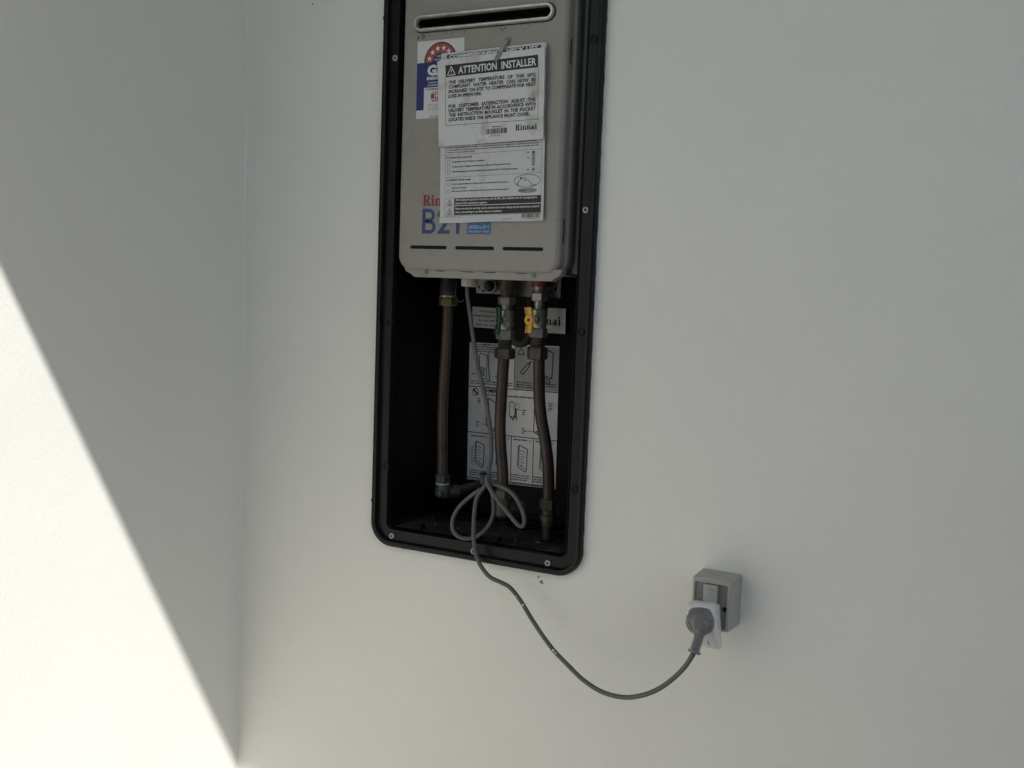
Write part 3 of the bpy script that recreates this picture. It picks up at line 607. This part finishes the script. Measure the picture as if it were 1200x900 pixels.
# commissioning checklist (behind)
ck_c = wr(3.1, .0007, lambda x, y: 0.004 * max(0, (x - 190) / 20) ** 2 * (0.4 + 0.6 * y / 302) + .0015 * max(0, (y - 270) / 32) ** 2)
ck = Sheet((0.2434, 0.7721), 0.2103, 0.3021, 1.49, -0.0212, ck_c)
def paper(sh, w, h, name, m, par, cut):
    mb = MB(); st = 4.0; nx = int(w / st + .5); ny = int(h / st + .5); vs = []; fs = []
    for j in range(ny + 1):
        for i in range(nx + 1):
            x = w * i / nx; y = h * j / ny; x, y = cut(x, y); vs.append(sh.P(x, y, 0))
    for j in range(ny):
        for i in range(nx):
            a = j * (nx + 1) + i; fs.append((a, a + nx + 1, a + nx + 2, a + 1))
    n = len(vs); vs += [(v[0], v[1] + .0003, v[2]) for v in vs]; fs += [tuple(n + i for i in reversed(f)) for f in fs]
    mb.add(vs, fs); o = mb.build(name, m, par, smooth=60, fix=False); return o
p_ck = thing('commissioning_checklist', 'long printed checklist sheet hanging lowest, under the attention notice', 'paper sheet', (0.2434, -0.0212, 0.7721))
def cut_ck(x, y):
    # clipped top-right corner, slightly wavy edges
    if x > 204 and y < 6: y = y + (x - 204) * .5 * (1 - y / 6)
    return x, y + (.5 * math.sin(x / 23) if y > 300 else 0)
paper(ck, 210.3, 302.1, 'sheet', M_paper2, p_ck, cut_ck)
kb = MB(); ck.rect(kb, 12, 3.5, 199, 11.5, .12)
for y0_, y1_ in ((258.2, 271.0), (272.4, 288.2)):
    k2 = MB(); ck.rect(k2, 29.8, y0_, 204.4, y1_, .12); k2.build('warning_bar', M_ink, p_ck, smooth=0, fix=False)
# bars follow the sheet's printed slope of zero; text on them is white
kb.build('header_bar', M_ink, p_ck, smooth=0, fix=False)
kw = MB(); ck.text(kw, 'COMMISSIONING CHECK LIST', 16, 10.2, 5.4, .26, width=178, bold=.05)
for t, yy, x1 in (('After purging the gas pipe in accordance with AS 5601, allow sufficient time for unpurged gas to', 262.9, 196), ('disperse before operating the appliance.', 268.9, 98), ('Please note that the warranty may be voided and a service charge may be incurred as a result of', 278.6, 201), ('direct cost attending to a problem related to installation.', 284.8, 128)):
    k3 = MB(); ck.text(k3, t, 32.5, yy, 3.5, .26, width=x1 - 32.5, bold=.02); k3.build('white_lettering', M_inkw, p_ck, smooth=0, fix=False)
kw.build('white_lettering', M_inkw, p_ck, smooth=0, fix=False)
k = MB(); L1 = .14
for a in ([(10.2, 14), (10.6, 290)], [(204.6, 14), (204.4, 290)], [(10.2, 181.0), (204.4, 179.4)], [(10.2, 220.8), (204.4, 219.4)], [(10.4, 257.3), (29.6, 257.3)], [(10.4, 271.6), (29.6, 271.6)], [(10.4, 289.4), (204.2, 289.4)]): ck.line(k, a, .45, L1)
rows = [('Minimum inlet pressures must be checked and adjusted with all of the gas appliances operating at maximum', 165, 193, .03), ('it is the responsibility of the installer to check the gas pressure and adjust it if required to the data plate', 169.2, 199, .0), ('on the appliance. If the inlet pressure cannot be achieved then check the meter and pipe size and', 173.2, 198, .0), ('contact your local gas supplier for advice', 177.2, 72, .0)]
for t, yy, x1, bd in rows: ck.text(k, t, 13.5, yy, 2.0, L1, width=x1 - 13.5, bold=.045 + bd * .5)
ck.text(k, 'For Internal (FFU) models only', 13.2, 187, 2.9, L1, width=53, bold=.04)
ck.text(k, 'For INFINITY (PLUS) models', 13.6, 227, 2.9, L1, width=50, bold=.04)
for t, yy, x1 in (('Flue gas spill test from FF if being re-commissioned', 194.3, 91), ('Check gas control. For digitally controlled units set to minimum 100 kPa gas pressure as shown', 203, 143.5), ('Thermostat setting is correct and controllers are commissioned with FF or FE if fitted all locations', 211.8, 157.5), ('Unit is mounted outside upon a fixing rail that is securely fastened if the position is', 234, 139.4), ('level and vertical', 240.8, 54.5), ('After set up connect to temperature of the incoming and the outlet test point if', 246.6, 139.6)):
    ck.text(k, t, 24.7, yy, 2.3, L1, width=x1 - 24.7, bold=.045)
for yy in (193.2, 202.4, 211.4, 233.6, 247.0): ck.line(k, [(15, yy - 2.8), (20.6, yy - 2.8), (20.6, yy + 2.8), (15, yy + 2.8)], .5, L1, True)
ck.warn(k, 20, 264.6, 4.6, L1, .8); ck.warn(k, 20, 281.2, 4.6, L1, .8)
ck.text(k, 'WARNING', 15.6, 270.9, 1.6, L1, width=8.8, bold=.03); ck.text(k, 'WARNING', 15.6, 287.6, 1.6, L1, width=8.8, bold=.03)
ck.text(k, 'Part No. 7010  Issue 1 2005', 12, 292.5, 1.9, L1, width=32); ck.text(k, 'U300-3040-X03', 129, 298.4, 2.2, L1, width=17)
ck.barcode(k, 166.4, 288.9, 202, 296.6, L1 + .05); ck.text(k, '9 310073 001247', 172, 299.4, 1.9, L1, width=26)
ck.line(k, ck.arc(176.4, 232.7, 25.2, 11.0), .9, L1); ck.line(k, [(158, 238), (160, 232), (164, 229.5), (172, 227), (180, 233), (185, 239), (194, 240)], .9, L1)
ck.rect(k, 162.4, 226, 165.6, 229.2, L1, 50); ck.rect(k, 171, 230.6, 173.4, 233.4, L1, 50)
for x_, y_ in ((156, 235), (157, 237.5), (183, 240.5), (188, 241.3)): ck.rect(k, x_, y_, x_ + 3, y_ + 1.2, L1, 50)
ck.line(k, ck.arc(176.6, 249.3, 18.4, 3.6), .7, L1); ck.text(k, 'TEST POINT HOSE', 162, 250.6, 2.3, L1, width=24, bold=.03)
ck.text(k, 'Max', 175, 184.7, 2.2, L1, bold=.03); ck.text(k, '100', 176, 194.7, 2.2, L1, bold=.03); ck.text(k, 'Min', 175.5, 214.4, 2.2, L1, bold=.03)
ck.rect(k, 186.2, 182.5, 189.2, 185.6, .2, 50)
k.build('black_lettering', M_ink, p_ck, smooth=0, fix=False)
k = MB(); ck.rect(k, 184.6, 181.8, 190.8, 207.2, .12, 50); ck.rect(k, 184.8, 210.6, 191, 216.6, .12, 50); ck.rect(k, 160, 246.5, 193, 252, .11, 50); k.build('grey_print', M_inkg, p_ck, smooth=0, fix=False)
# attention notice (front leaf)
lf_c = wr(8.7, .0011, lambda x, y: 0.006 * max(0, (x - 196) / 18) ** 2 + .005 * max(0, (14 - x) / 14) ** 2 * max(0, 1 - y / 40) + .0012 * max(0, (y - 120) / 34) ** 2)
lf = Sheet((0.2407, 0.8354), 0.2145, 0.1540, 1.98, -0.0244, lf_c)
p_lf = thing('attention_notice', 'creased attention installer notice taped on the front of the water heater', 'notice', (0.2407, -0.0244, 0.8354))
def cut_lf(x, y):
    t = 1 - y / 154.0
    top = -1.5 + 0.010 * x if False else 0
    x2 = x - (2.2 * math.exp(-((y - 118) / 30) ** 2) if x > 213 else 0)
    if x < 10 and y < 10: y = y + (10 - x) * .35 * (1 - y / 10)
    return x2, y
paper(lf, 214.5, 154.0, 'sheet', M_paper, p_lf, cut_lf)
k = MB(); lf.rect(k, 15.1, 11.0, 199.4, 31.8, .14); k.build('header_bar', M_ink, p_lf, smooth=0, fix=False)
k = MB(); lf.text(k, 'ATTENTION  INSTALLER', 41.6, 27.9, 12.0, .3, width=154, bold=.022); lf.warn(k, 27, 22.4, 8.6, .3, 1.4); k.build('white_lettering', M_inkw, p_lf, smooth=0, fix=False)
k = MB(); lf.line(k, [(15.3, 31), (15.3, 117.2), (199.8, 119.4), (199.6, 32)], .75, .15)
for t, a, b, x1 in (('THE DELIVERY TEMPERATURE OF THIS 50°C', 44.2, 46.6, 195), ('COMPLIANT WATER HEATER CAN NOW BE', 52.2, 54.8, 195), ("INCREASED 'ON SITE' TO COMPENSATE FOR HEAT", 60.6, 62.6, 195), ('LOSS IN PIPEWORK.', 68.6, 69.8, 90), ('FOR CUSTOMER SATISFACTION ADJUST THE', 86.6, 88.2, 195), ('DELIVERY TEMPERATURE IN ACCORDANCE WITH', 94.2, 96, 195), ('THE INSTRUCTION BOOKLET IN THE POCKET', 102, 104, 195), ('LOCATED INSIDE THE APPLIANCE FRONT COVER.', 110.2, 112.2, 184)):
    lf.justify(k, t, 21.6, x1, a, b, 5.5, .2, xs=.98, bold=.042)
lf.barcode(k, 99, 129.2, 140, 138.6, .2); lf.text(k, '700020401', 110, 127.6, 2.3, .2, width=19, bold=.02); lf.text(k, '20 1071 304', 107, 142.6, 2.3, .2, width=20, bold=.02)
serif_word(lf, k, 'Rinnai', 156.1, 135.8, 10.0, .2, sx=.97)
k.build('black_lettering', M_ink, p_lf, smooth=0, fix=False)
# crumpled strip of adhesive tape over the top edge
k = MB()
A = Vector((0.2715, 0, 0.9390)); B = Vector((0.2480, 0, 0.8985)); d = (B - A).normalized(); nrm = Vector((-d.z, 0, d.x)); n = 14; vs = []
for i in range(n + 1):
    c = A + (B - A) * (i / n); wv = .0036 + .0012 * noise.noise(Vector((i * .7, 4, 1)))
    if i in (0, n): wv *= .7
    for s_ in (-1, 1):
        p = c + nrm * wv * s_; yy = -0.0212 if i < 2 else (-0.0255 if i < 5 else -0.0275); vs.append((p.x, yy - .0006 - .0006 * noise.noise(Vector((i * .5, s_, 3))), p.z))
k.add(vs, [(2 * i, 2 * i + 1, 2 * i + 3, 2 * i + 2) for i in range(n)]); nn = len(vs)
k.add([(v[0], v[1] + .0003, v[2]) for v in vs], [(2 * i + 1, 2 * i, 2 * i + 2, 2 * i + 3) for i in range(n)])
k.build('tape', M_tape, p_lf, smooth=60, fix=False)

# ------------------------------------------------------------------ pipes and valves
Y = 0.09
pl = thing('water_pipe', 'left copper pipe dropping from a brass nut to a grey elbow inside the box', 'pipe', (0.0985, Y, 0.10))
k = MB().tube([(0.0985, Y, 0.478), (0.0990, Y, 0.44), (0.0975, Y, 0.38), (0.0945, Y, 0.30), (0.0945, Y, 0.24), (0.0965, Y, 0.18), (0.0985, Y, 0.118)], 0.0106, 18, 8); k.build('pipe', M_copper, pl)
MB().lathe((0.0982, Y, 0.486), (0, 0, 1), [(0, .0145), (.002, .0160), (.012, .0168), (.024, .0162), (.030, .0148), (.046, .0148)], 24).build('coupling', M_rubber, pl)
MB().lathe((0.0982, Y, 0.4825), (0, 0, 1), [(0, .0150), (.001, .0165), (.004, .0165), (.005, .0150)], 24).build('washer', M_nickel, pl)
MB().hexnut((0.0982, Y, 0.4665), (0, 0, 1), .016, .0192, .35).build('nut', M_brass, pl)
MB().hexnut((0.0992, Y, 0.1165), (0, 0, 1), .017, .0160, .2).build('compression_nut', M_greyf, pl)
MB().lathe((0.0995, Y, 0.1125), (0, 0, 1), [(0, .0130), (.001, .0142), (.0035, .0142), (.0045, .0130)], 24).build('sealing_ring', M_ptfe, pl)
k = MB(); k.lathe((0.1000, Y, 0.0860), (0, 0, 1), [(0, .004), (.001, .010), (.004, .0142), (.010, .0158), (.018, .0150), (.026, .0135)], 24)
k.lathe((0.1010, Y - .012, 0.0960), (0, -1, 0), [(0, .0080), (.004, .0070), (.006, .0035)], 16)
k.lathe((0.1010, Y + .004, 0.0975), (0.62, 0.78, 0.02), [(0, .0110), (.014, .0120), (.015, .0138), (.028, .0138), (.030, .0105)], 20); k.build('elbow', M_greyf, pl)
k = MB().tube([(0.1160, Y + .024, 0.0985), (0.1230, Y + .045, 0.0985), (0.1270, Y + .09, 0.098), (0.127, Y + .127, 0.098)], .0098, 16, 5); k.build('pipe', M_copper, pl)

def valve(t, x, z_top, z_neck, z_b0, z_b1, z_n0, z_n1, ph):
    MB().hexnut((x, Y, z_neck), (0, 0, 1), z_top - z_neck, .0172, ph).build('union_nut', M_nickel, t)
    MB().lathe((x, Y, z_b0 - .001), (0, 0, 1), [(0, .0100), (.003, .0100), (.0035, .0088), (.006, .0088), (.0065, .0100), (z_neck - z_b0 + .002, .0100)], 20).build('neck', M_nickel, t)
    h = z_b0 - z_b1
    k = MB(); k.hexnut((x, Y, z_b1), (0, 0, 1), h * .34, .0180, ph + .3)
    k.lathe((x, Y, z_b1 + h * .33), (0, 0, 1), [(0, .0135), (h * .05, .0150), (h * .2, .0165), (h * .32, .0150), (h * .36, .0158), (h * .42, .0158), (h * .44, .0148), (h * .50, .0148), (h * .52, .0156), (h * .62, .0156), (h * .665, .0130)], 24)
    body = k.build('valve_body', M_nickel, t)
    k = MB(); hh = z_b1 - z_n0; pr = []; n = 6
    for i in range(n): pr += [(hh * i / n, .0125), (hh * (i + .5) / n, .0140)]
    pr.append((hh, .0125)); k.lathe((x, Y, z_n0), (0, 0, 1), pr, 22); k.build('thread', M_olive, t)
    MB().hexnut((x, Y, z_n1), (0, 0, 1), z_n0 - z_n1, .0200, ph + .1).build('compression_nut', M_olive, t)
    return body
def butterfly(t, centre, axis, m, span=.0235, wd=.0085, tilt=0.0, stem_from=None):
    """two-winged turn handle whose plate stands square to its stem axis"""
    ax = Vector(axis).normalized(); up = Vector((0, 0, 1)); up = (up - ax * up.dot(ax)).normalized()
    up = Matrix.Rotation(tilt, 3, ax) @ up; rt = up.cross(ax); c = Vector(centre); k = MB()
    n = 10; ol = []
    th0 = math.asin(min(1, wd * .62 / (wd * 1.15)))
    hub = wd * 1.15
    top = [(wd * .62, hub * math.cos(th0)), (wd * .80, span * .8), (wd * .72, span), (-wd * .72, span), (-wd * .80, span * .8), (-wd * .62, hub * math.cos(th0))]
    ol = top + [(-hub * math.cos(a), hub * math.sin(a)) for a in [math.radians(35 - 70 * i / 4) for i in range(5)]] + [(-x, -y) for x, y in top] + [(hub * math.cos(a), hub * math.sin(a)) for a in [math.radians(-35 + 70 * i / 4) for i in range(5)]]
    vs = []; nn = len(ol)
    for d in (0, .003):
        for x, y in ol:
            bend = .0045 * max(0, (abs(y) - hub) / (span - hub)) ** 1.0
            vs.append(c + rt * x + up * y + ax * (d + bend))
    ctr0 = len(vs); 
    fs = [tuple(range(nn)), tuple(range(2 * nn - 1, nn - 1, -1))] + [(i, (i + 1) % nn, nn + (i + 1) % nn, nn + i) for i in range(nn)]
    k.add(vs, fs)
    # stiffening flanges along the wings
    for sgn in (1, -1):
        for sx in (1, -1):
            a = c + up * (sgn * hub * .8) + rt * (sx * wd * .66); b = c + up * (sgn * span) + rt * (sx * wd * .72) + ax * .0045
            h_ = ax * .0055; w_ = rt * (-sx * .0014)
            k.add([a, b, b + h_, a + h_, a + w_, b + w_, b + h_ + w_, a + h_ + w_], [(0, 1, 2, 3), (4, 7, 6, 5), (0, 4, 5, 1), (3, 2, 6, 7), (0, 3, 7, 4), (1, 5, 6, 2)])
    k.lathe(c + ax * .002, ax, [(0, hub * .82), (.004, hub * .76), (.004, .0036), (.002, .0032)], 22, caps=False)
    o = k.build('valve_handle', m, t)
    MB().lathe(c + ax * .0030, ax, [(0, .0032), (.0012, .0028)], 6).build('screw', M_olive, o)
    if stem_from is not None:
        s0 = Vector(stem_from); MB().lathe(s0, c - s0, [(0, .0085), ((c - s0).length * .5, .0085), ((c - s0).length * .55, .0055), ((c - s0).length, .0055)], 18).build('stem', M_nickel, t)
pm = thing('water_pipe', 'middle copper pipe with the green valve handle, left of the yellow one', 'pipe', (0.2265, Y, 0.10), 'valved pipes under the heater'); pm.name = 'water_pipe'
del pm['group']
MB().lathe((0.2275, Y, 0.4880), (0, 0, 1), [(0, .0120), (.012, .0120), (.013, .0165), (.044, .0165)], 22).build('inlet_spigot', M_olive, pm)
valve(pm, 0.2270, 0.4890, 0.4735, 0.4650, 0.4075, 0.3915, 0.3710, .25)
butterfly(pm, (0.2300, 0.0600, 0.4440), (-0.20, -0.98, 0), M_green, span=.0255, wd=.0068, tilt=-.06, stem_from=(0.2275, Y - .010, 0.4440))
k = MB().tube([(0.2258, Y, 0.376), (0.2245, Y, 0.34), (0.2235, Y, 0.29), (0.2228, Y, 0.245), (0.2262, Y, 0.20), (0.2320, Y, 0.155), (0.2345, Y, 0.118)], 0.0110, 18, 8); k.build('pipe', M_copper, pm)
k = MB(); k.hexnut((0.2350, Y, 0.1020), (0, 0, 1), .018, .0165, .1); k.lathe((0.2350, Y, 0.064), (0, 0, 1), [(0, .010), (.006, .0150), (.020, .0150), (.038, .0135)], 20)
k.lathe((0.2350, Y, 0.078), (0.5, .86, 0), [(0, .011), (.03, .012), (.03, .015), (.045, .015)], 18); k.build('elbow', M_olive, pm)
pr_ = thing('gas_pipe', 'right copper pipe with the yellow valve handle, bending to the right on its way down', 'pipe', (0.315, Y, 0.06))
MB().lathe((0.2955, Y, 0.4990), (0, 0, 1), [(0, .0115), (.003, .0130), (.006, .0120), (.009, .0130), (.012, .0125)], 22).build('inlet_spigot', M_nickel, pr_)
MB().lathe((0.2965, Y, 0.5095), (0, 0, 1), [(0, .0168), (.022, .0168)], 22).build('red_cap', M_redtag, pr_)
valve(pr_, 0.2960, 0.5000, 0.4830, 0.4690, 0.4155, 0.3980, 0.3740, .1)
butterfly(pr_, (0.2965, 0.0530, 0.4484), (-0.05, -1, 0), M_yellow, span=.0235, wd=.0092, tilt=.06, stem_from=(0.2965, Y - .010, 0.4484))
k = MB().tube([(0.2995, Y, 0.380), (0.3012, Y, 0.345), (0.3040, Y, 0.300), (0.3100, Y, 0.262), (0.3190, Y, 0.225), (0.3265, Y, 0.185), (0.3302, Y, 0.145), (0.3312, Y, 0.108)], 0.0110, 18, 8); k.build('pipe', M_copper, pr_)
k = MB(); k.hexnut((0.3315, Y, 0.0930), (0, 0, 1), .020, .0170, .3); k.lathe((0.3318, Y, 0.0560), (0, 0, 1), [(0, .009), (.004, .0120), (.016, .0120), (.017, .0150), (.026, .0150), (.028, .0120), (.038, .0130)], 20); k.build('lower_fitting', M_olive, pr_)
k = MB().tube([(0.3318, Y, 0.060), (0.3318, Y, 0.046), (0.3318, Y, 0.0366)], .0100, 14, 3); k.build('pipe', M_copper, pr_)
hs = thing('drain_hose', 'black curved hose hanging behind the two valves', 'hose', (0.245, 0.16, 0.42))
k = MB().tube([(0.205, 0.150, 0.53), (0.205, 0.155, 0.48), (0.200, 0.160, 0.43), (0.205, 0.165, 0.405), (0.225, 0.165, 0.398), (0.243, 0.160, 0.412), (0.247, 0.155, 0.44), (0.247, 0.15, 0.53)], .0085, 14, 6); k.build('hose', M_rubber, hs)
k = MB().tube([(0.270, 0.165, 0.53), (0.270, 0.17, 0.46), (0.262, 0.175, 0.42), (0.246, 0.18, 0.402)], .006, 12, 6); k.build('hose', M_rubber, hs)
k = MB()
for a in (.0, 1.0): k.tube([(0.140, 0.05, 0.515), (0.141, 0.045, 0.49), (0.152, 0.042, 0.476), (0.163, 0.040, 0.480)], .0007, 6, 4); break
k.build('wire', M_cord, hs)

# ------------------------------------------------------------------ power cord and plug
cord = thing('power_lead', 'grey power cord looped below the heater and plugged into the outlet', 'power cord', (0.24, -0.01, 0.15))
CP = [(0.1743, 0.03, 0.5082), (0.176, 0.03, 0.486), (0.184, 0.028, 0.4514), (0.1948, 0.025, 0.4044), (0.2073, 0.022, 0.3576), (0.2208, 0.02, 0.319), (0.2329, 0.017, 0.2805), (0.2435, 0.014, 0.2341), (0.2481, 0.01, 0.1953), (0.2468, 0.006, 0.1718), (0.2461, 0.002, 0.1532), (0.2423, 0.0, 0.1403), (0.2235, -0.004, 0.1259), (0.1977, -0.008, 0.1008), (0.1833, -0.01, 0.075), (0.1841, -0.01, 0.0524), (0.2, -0.008, 0.0397), (0.2257, -0.002, 0.0422), (0.2469, 0.004, 0.0618), (0.259, 0.006, 0.0888), (0.259, 0.004, 0.1163), (0.2549, 0.0, 0.1371), (0.2492, -0.004, 0.1577), (0.2535, -0.008, 0.1477), (0.2757, -0.01, 0.1476), (0.3023, -0.01, 0.1383), (0.3204, -0.01, 0.1187), (0.3299, -0.01, 0.0965), (0.3298, -0.012, 0.0813), (0.3205, -0.014, 0.0819), (0.3017, -0.016, 0.1001), (0.2823, -0.017, 0.1197), (0.2645, -0.018, 0.1396), (0.2561, -0.02, 0.1562), (0.2554, -0.016, 0.1649), (0.2581, -0.014, 0.1571), (0.2492, -0.016, 0.1421), (0.2368, -0.018, 0.1219), (0.2336, -0.02, 0.0948), (0.2342, -0.022, 0.0635), (0.2372, -0.024, 0.0388), (0.2435, -0.026, 0.0179), (0.2561, -0.028, -0.002), (0.2755, -0.03, -0.0175), (0.3003, -0.03, -0.0245), (0.3183, -0.031, -0.0306), (0.3412, -0.034, -0.0494), (0.3656, -0.04, -0.0746), (0.3891, -0.045, -0.0967), (0.4164, -0.052, -0.1185), (0.446, -0.058, -0.1367), (0.4822, -0.066, -0.1552), (0.5204, -0.074, -0.1652), (0.56, -0.082, -0.1626), (0.5947, -0.089, -0.1497), (0.6253, -0.096, -0.1291), (0.652, -0.103, -0.1027), (0.6705, -0.108, -0.079), (0.6818, -0.112, -0.0588), (0.6842, -0.110, -0.0521)]
CP = [(x + .0007 * noise.noise(Vector((i * 1.7, 1, 0))), y + .0007 * noise.noise(Vector((i * 1.3, 5, 0))), z + .0009 * noise.noise(Vector((i * 1.5, 9, 0)))) if i > 3 else (x, y, z) for i, (x, y, z) in enumerate(CP)]
MB().tube(CP, 0.0040, 14, 6).build('cable', M_cord, cord)
MB().tube([(0.249, -0.020, 0.168), (0.2475, -0.014, 0.150)], .0062, 12, 2).build('cable_tie', M_rubber, cord)
k = MB()
for (x, y, z), r in (((0.3485, -0.0395, -0.0545), .0022), ((0.4190, -0.0565, -0.1185), .0024), ((0.4235, -0.0570, -0.1220), .0018), ((0.3340, -0.0370, -0.0420), .0014)):
    MB().lathe((x, y, z), (0, -1, .3), [(0, r), (.0006, r * .8)], 7).build('paint_fleck', M_fleck, cord, smooth=0)
A = Vector((0.6815, -0.0780, 0.0060)); B = Vector((0.6890, -0.1000, -0.0270)); ax = B - A; LB = ax.length
pr = [(0, .0130), (.001, .0175), (.005, .0192), (.011, .0200), (.0115, .0218), (.0160, .0226), (.0205, .0226), (.0220, .0212), (.0230, .0212), (.0290, .0190), (.0345, .0150), (.0380, .0105), (.0400, .0080), (LB, .0075)]
pg = MB().lathe(A, ax, pr, 36).build('plug', M_plug, cord)
k = MB(); axn = ax.normalized(); a_ = axn.orthogonal().normalized(); b_ = axn.cross(a_)
for i in range(12):
    t = 2 * PI * i / 12; d = a_ * math.cos(t) + b_ * math.sin(t)
    k.tube([A + axn * .0215 + d * .0214, A + axn * .028 + d * .0198, A + axn * .0345 + d * .0154], .0012, 6, 2)
k.build('grip_rib', M_plug, pg)
C0 = A + axn * (LB - .002); C1 = Vector((0.6848, -0.1095, -0.0500)); sax = C1 - C0; Ls = sax.length; pr = []
nr = 7
for i in range(nr): pr += [(Ls * i / nr,   .0080), (Ls * (i + .5) / nr, .0080), (Ls * (i + .6) / nr, .0064), (Ls * (i + .9) / nr, .0064)]
pr += [(Ls, .0104), (Ls + .004, .0100), (Ls + .005, .005)]
MB().lathe(C0, sax, pr, 20).build('strain_relief', M_plug, pg)

# ------------------------------------------------------------------ outlet and adaptor
ou = thing('power_outlet', 'grey weatherproof power outlet box on the wall to the right of the recess box', 'power outlet', (0.69, 0, 0.01))
k = MB(); x0, x1, z0, z1 = 0.6590, 0.7262, -0.0320, 0.0535
fx0, fx1, fz0, fz1 = 0.6583, 0.7212, -0.0320, 0.0523; FY = -0.050
# shell with front frame and recessed panel
rb = rr(x0, x1, z0, z1, .003, 4); rf = rr(fx0, fx1, fz0, fz1, .003, 4); ri = rr(fx0 + .0035, fx1 - .0050, fz0 + .004, fz1 - .0085, .002, 4); m = len(rb)
vs = [(x, -0.0, z) for x, z in rb] + [(x, FY + .0015, z) for x, z in rf] + [(x, FY, z) for x, z in rr(fx0 + .001, fx1 - .001, fz0 + .001, fz1 - .001, .0025, 4)] + [(x, FY, z) for x, z in ri] + [(x, FY + .004, z) for x, z in rr(fx0 + .0042, fx1 - .0057, fz0 + .0047, fz1 - .0092, .0018, 4)]
fs = [(i * m + q, i * m + (q + 1) % m, (i + 1) * m + (q + 1) % m, (i + 1) * m + q) for i in range(4) for q in range(m)]
k.add(vs, fs); k.build('housing', M_outlet, ou, smooth=30)
MB().box(fx0 + .004, fx1 - .0055, FY + .004, FY + .006, fz0 + .0045, fz1 - .009).build('face_panel', M_recess, ou, smooth=0)
# rocker switch: wedge with finger dip
k = MB(); prof = [(0.0420, FY + .004), (0.0425, FY - .0035), (0.0410, FY - .0055), (0.034, FY - .0048), (0.027, FY - .0042), (0.020, FY - .0050), (0.0105, FY - .0065), (0.0085, FY - .0055), (0.0080, FY + .004)]
n = len(prof); vs = [(0.6775, y, z) for z, y in prof] + [(0.7005, y, z) for z, y in prof]
k.add(vs, [tuple(range(n)), tuple(range(2 * n - 1, n - 1, -1))] + [(i, (i + 1) % n, n + (i + 1) % n, n + i) for i in range(n)]); sw = k.build('rocker_switch', M_switch, ou, bevel=.0012, smooth=50)
MB().box(0.6845, 0.6935, FY - .0056, FY - .0044, 0.0355, 0.0362).build('switch_mark', M_recess, sw, smooth=0)
k = MB(); k.lathe((0.7125, FY + .004, 0.0040), (0, -1, 0), [(0, .0040), (.0006, .0040)], 16); k.build('screw_hole', M_hole, ou)
# white adaptor plugged into the outlet's lower half
ad = thing('plug_adaptor', 'white double adaptor between the grey outlet and the grey plug', 'adaptor', (0.688, -0.06, -0.02))
k = MB(); prof = [(-0.0462, 0.0120, .6640, .7050), (-0.0640, 0.0165, .6625, .7035), (-0.0760, 0.0160, .6600, .7010), (-0.0835, 0.0100, .6590, .7005), (-0.0845, -0.0060, .6590, .7040), (-0.0800, -0.0300, .6640, .7085), (-0.0640, -0.0570, .6665, .7120), (-0.0560, -0.0600, .6670, .7120), (-0.0462, -0.0590, .6670, .7120)]
n = len(prof); vs = [(a, y, z) for y, z, a, b in prof] + [(b, y, z) for y, z, a, b in prof]
k.add(vs, [tuple(range(n)), tuple(range(2 * n - 1, n - 1, -1))] + [(i, (i + 1) % n, n + (i + 1) % n, n + i) for i in range(n)])
ab = k.build('body', M_white, ad, bevel=.0034, seg=3, smooth=60)
# pin slots and ring on the lower sloping face
P0 = Vector((0.6990, -0.0715, -0.0435)); nn_ = Vector((0, -.027, -.015)).normalized(); ux = Vector((1, 0, 0)); uz = nn_.cross(ux) * -1
if uz.z < 0: uz = -uz
k = MB(); k.lathe(P0 + nn_ * .0001, nn_, [(0, .0125), (.0006, .0125), (.0006, .0119), (0, .0119)], 36, caps=False); k.build('face_ring', M_white, ad)
k = MB()
for dx, dz, an in ((-.0050, -.0035, -30), (.0050, -.0035 + .0125, 30), (.0, .0, 0)):
    if an == 0: c = P0 + uz * -.0062 + ux * -.0035
    else: c = P0 + ux * dx * .9 + uz * (dz * .55)
    a = math.radians(an); d1 = (ux * math.sin(a) + uz * math.cos(a)); d2 = d1.cross(nn_)
    k.add([c + d1 * .0022 * s1 + d2 * .0007 * s2 + nn_ * t for t in (-.001, .0005) for s1, s2 in ((-1, -1), (1, -1), (1, 1), (-1, 1))], [(0, 1, 2, 3), (4, 7, 6, 5), (0, 4, 5, 1), (1, 5, 6, 2), (2, 6, 7, 3), (3, 7, 4, 0)])
k.build('pin_slot', M_hole, ad, smooth=0)

for o in bpy.data.objects:
    if '_org' in o: del o['_org']
sc.render.engine = 'CYCLES'
sc.cycles.max_bounces = 10; sc.cycles.diffuse_bounces = 6
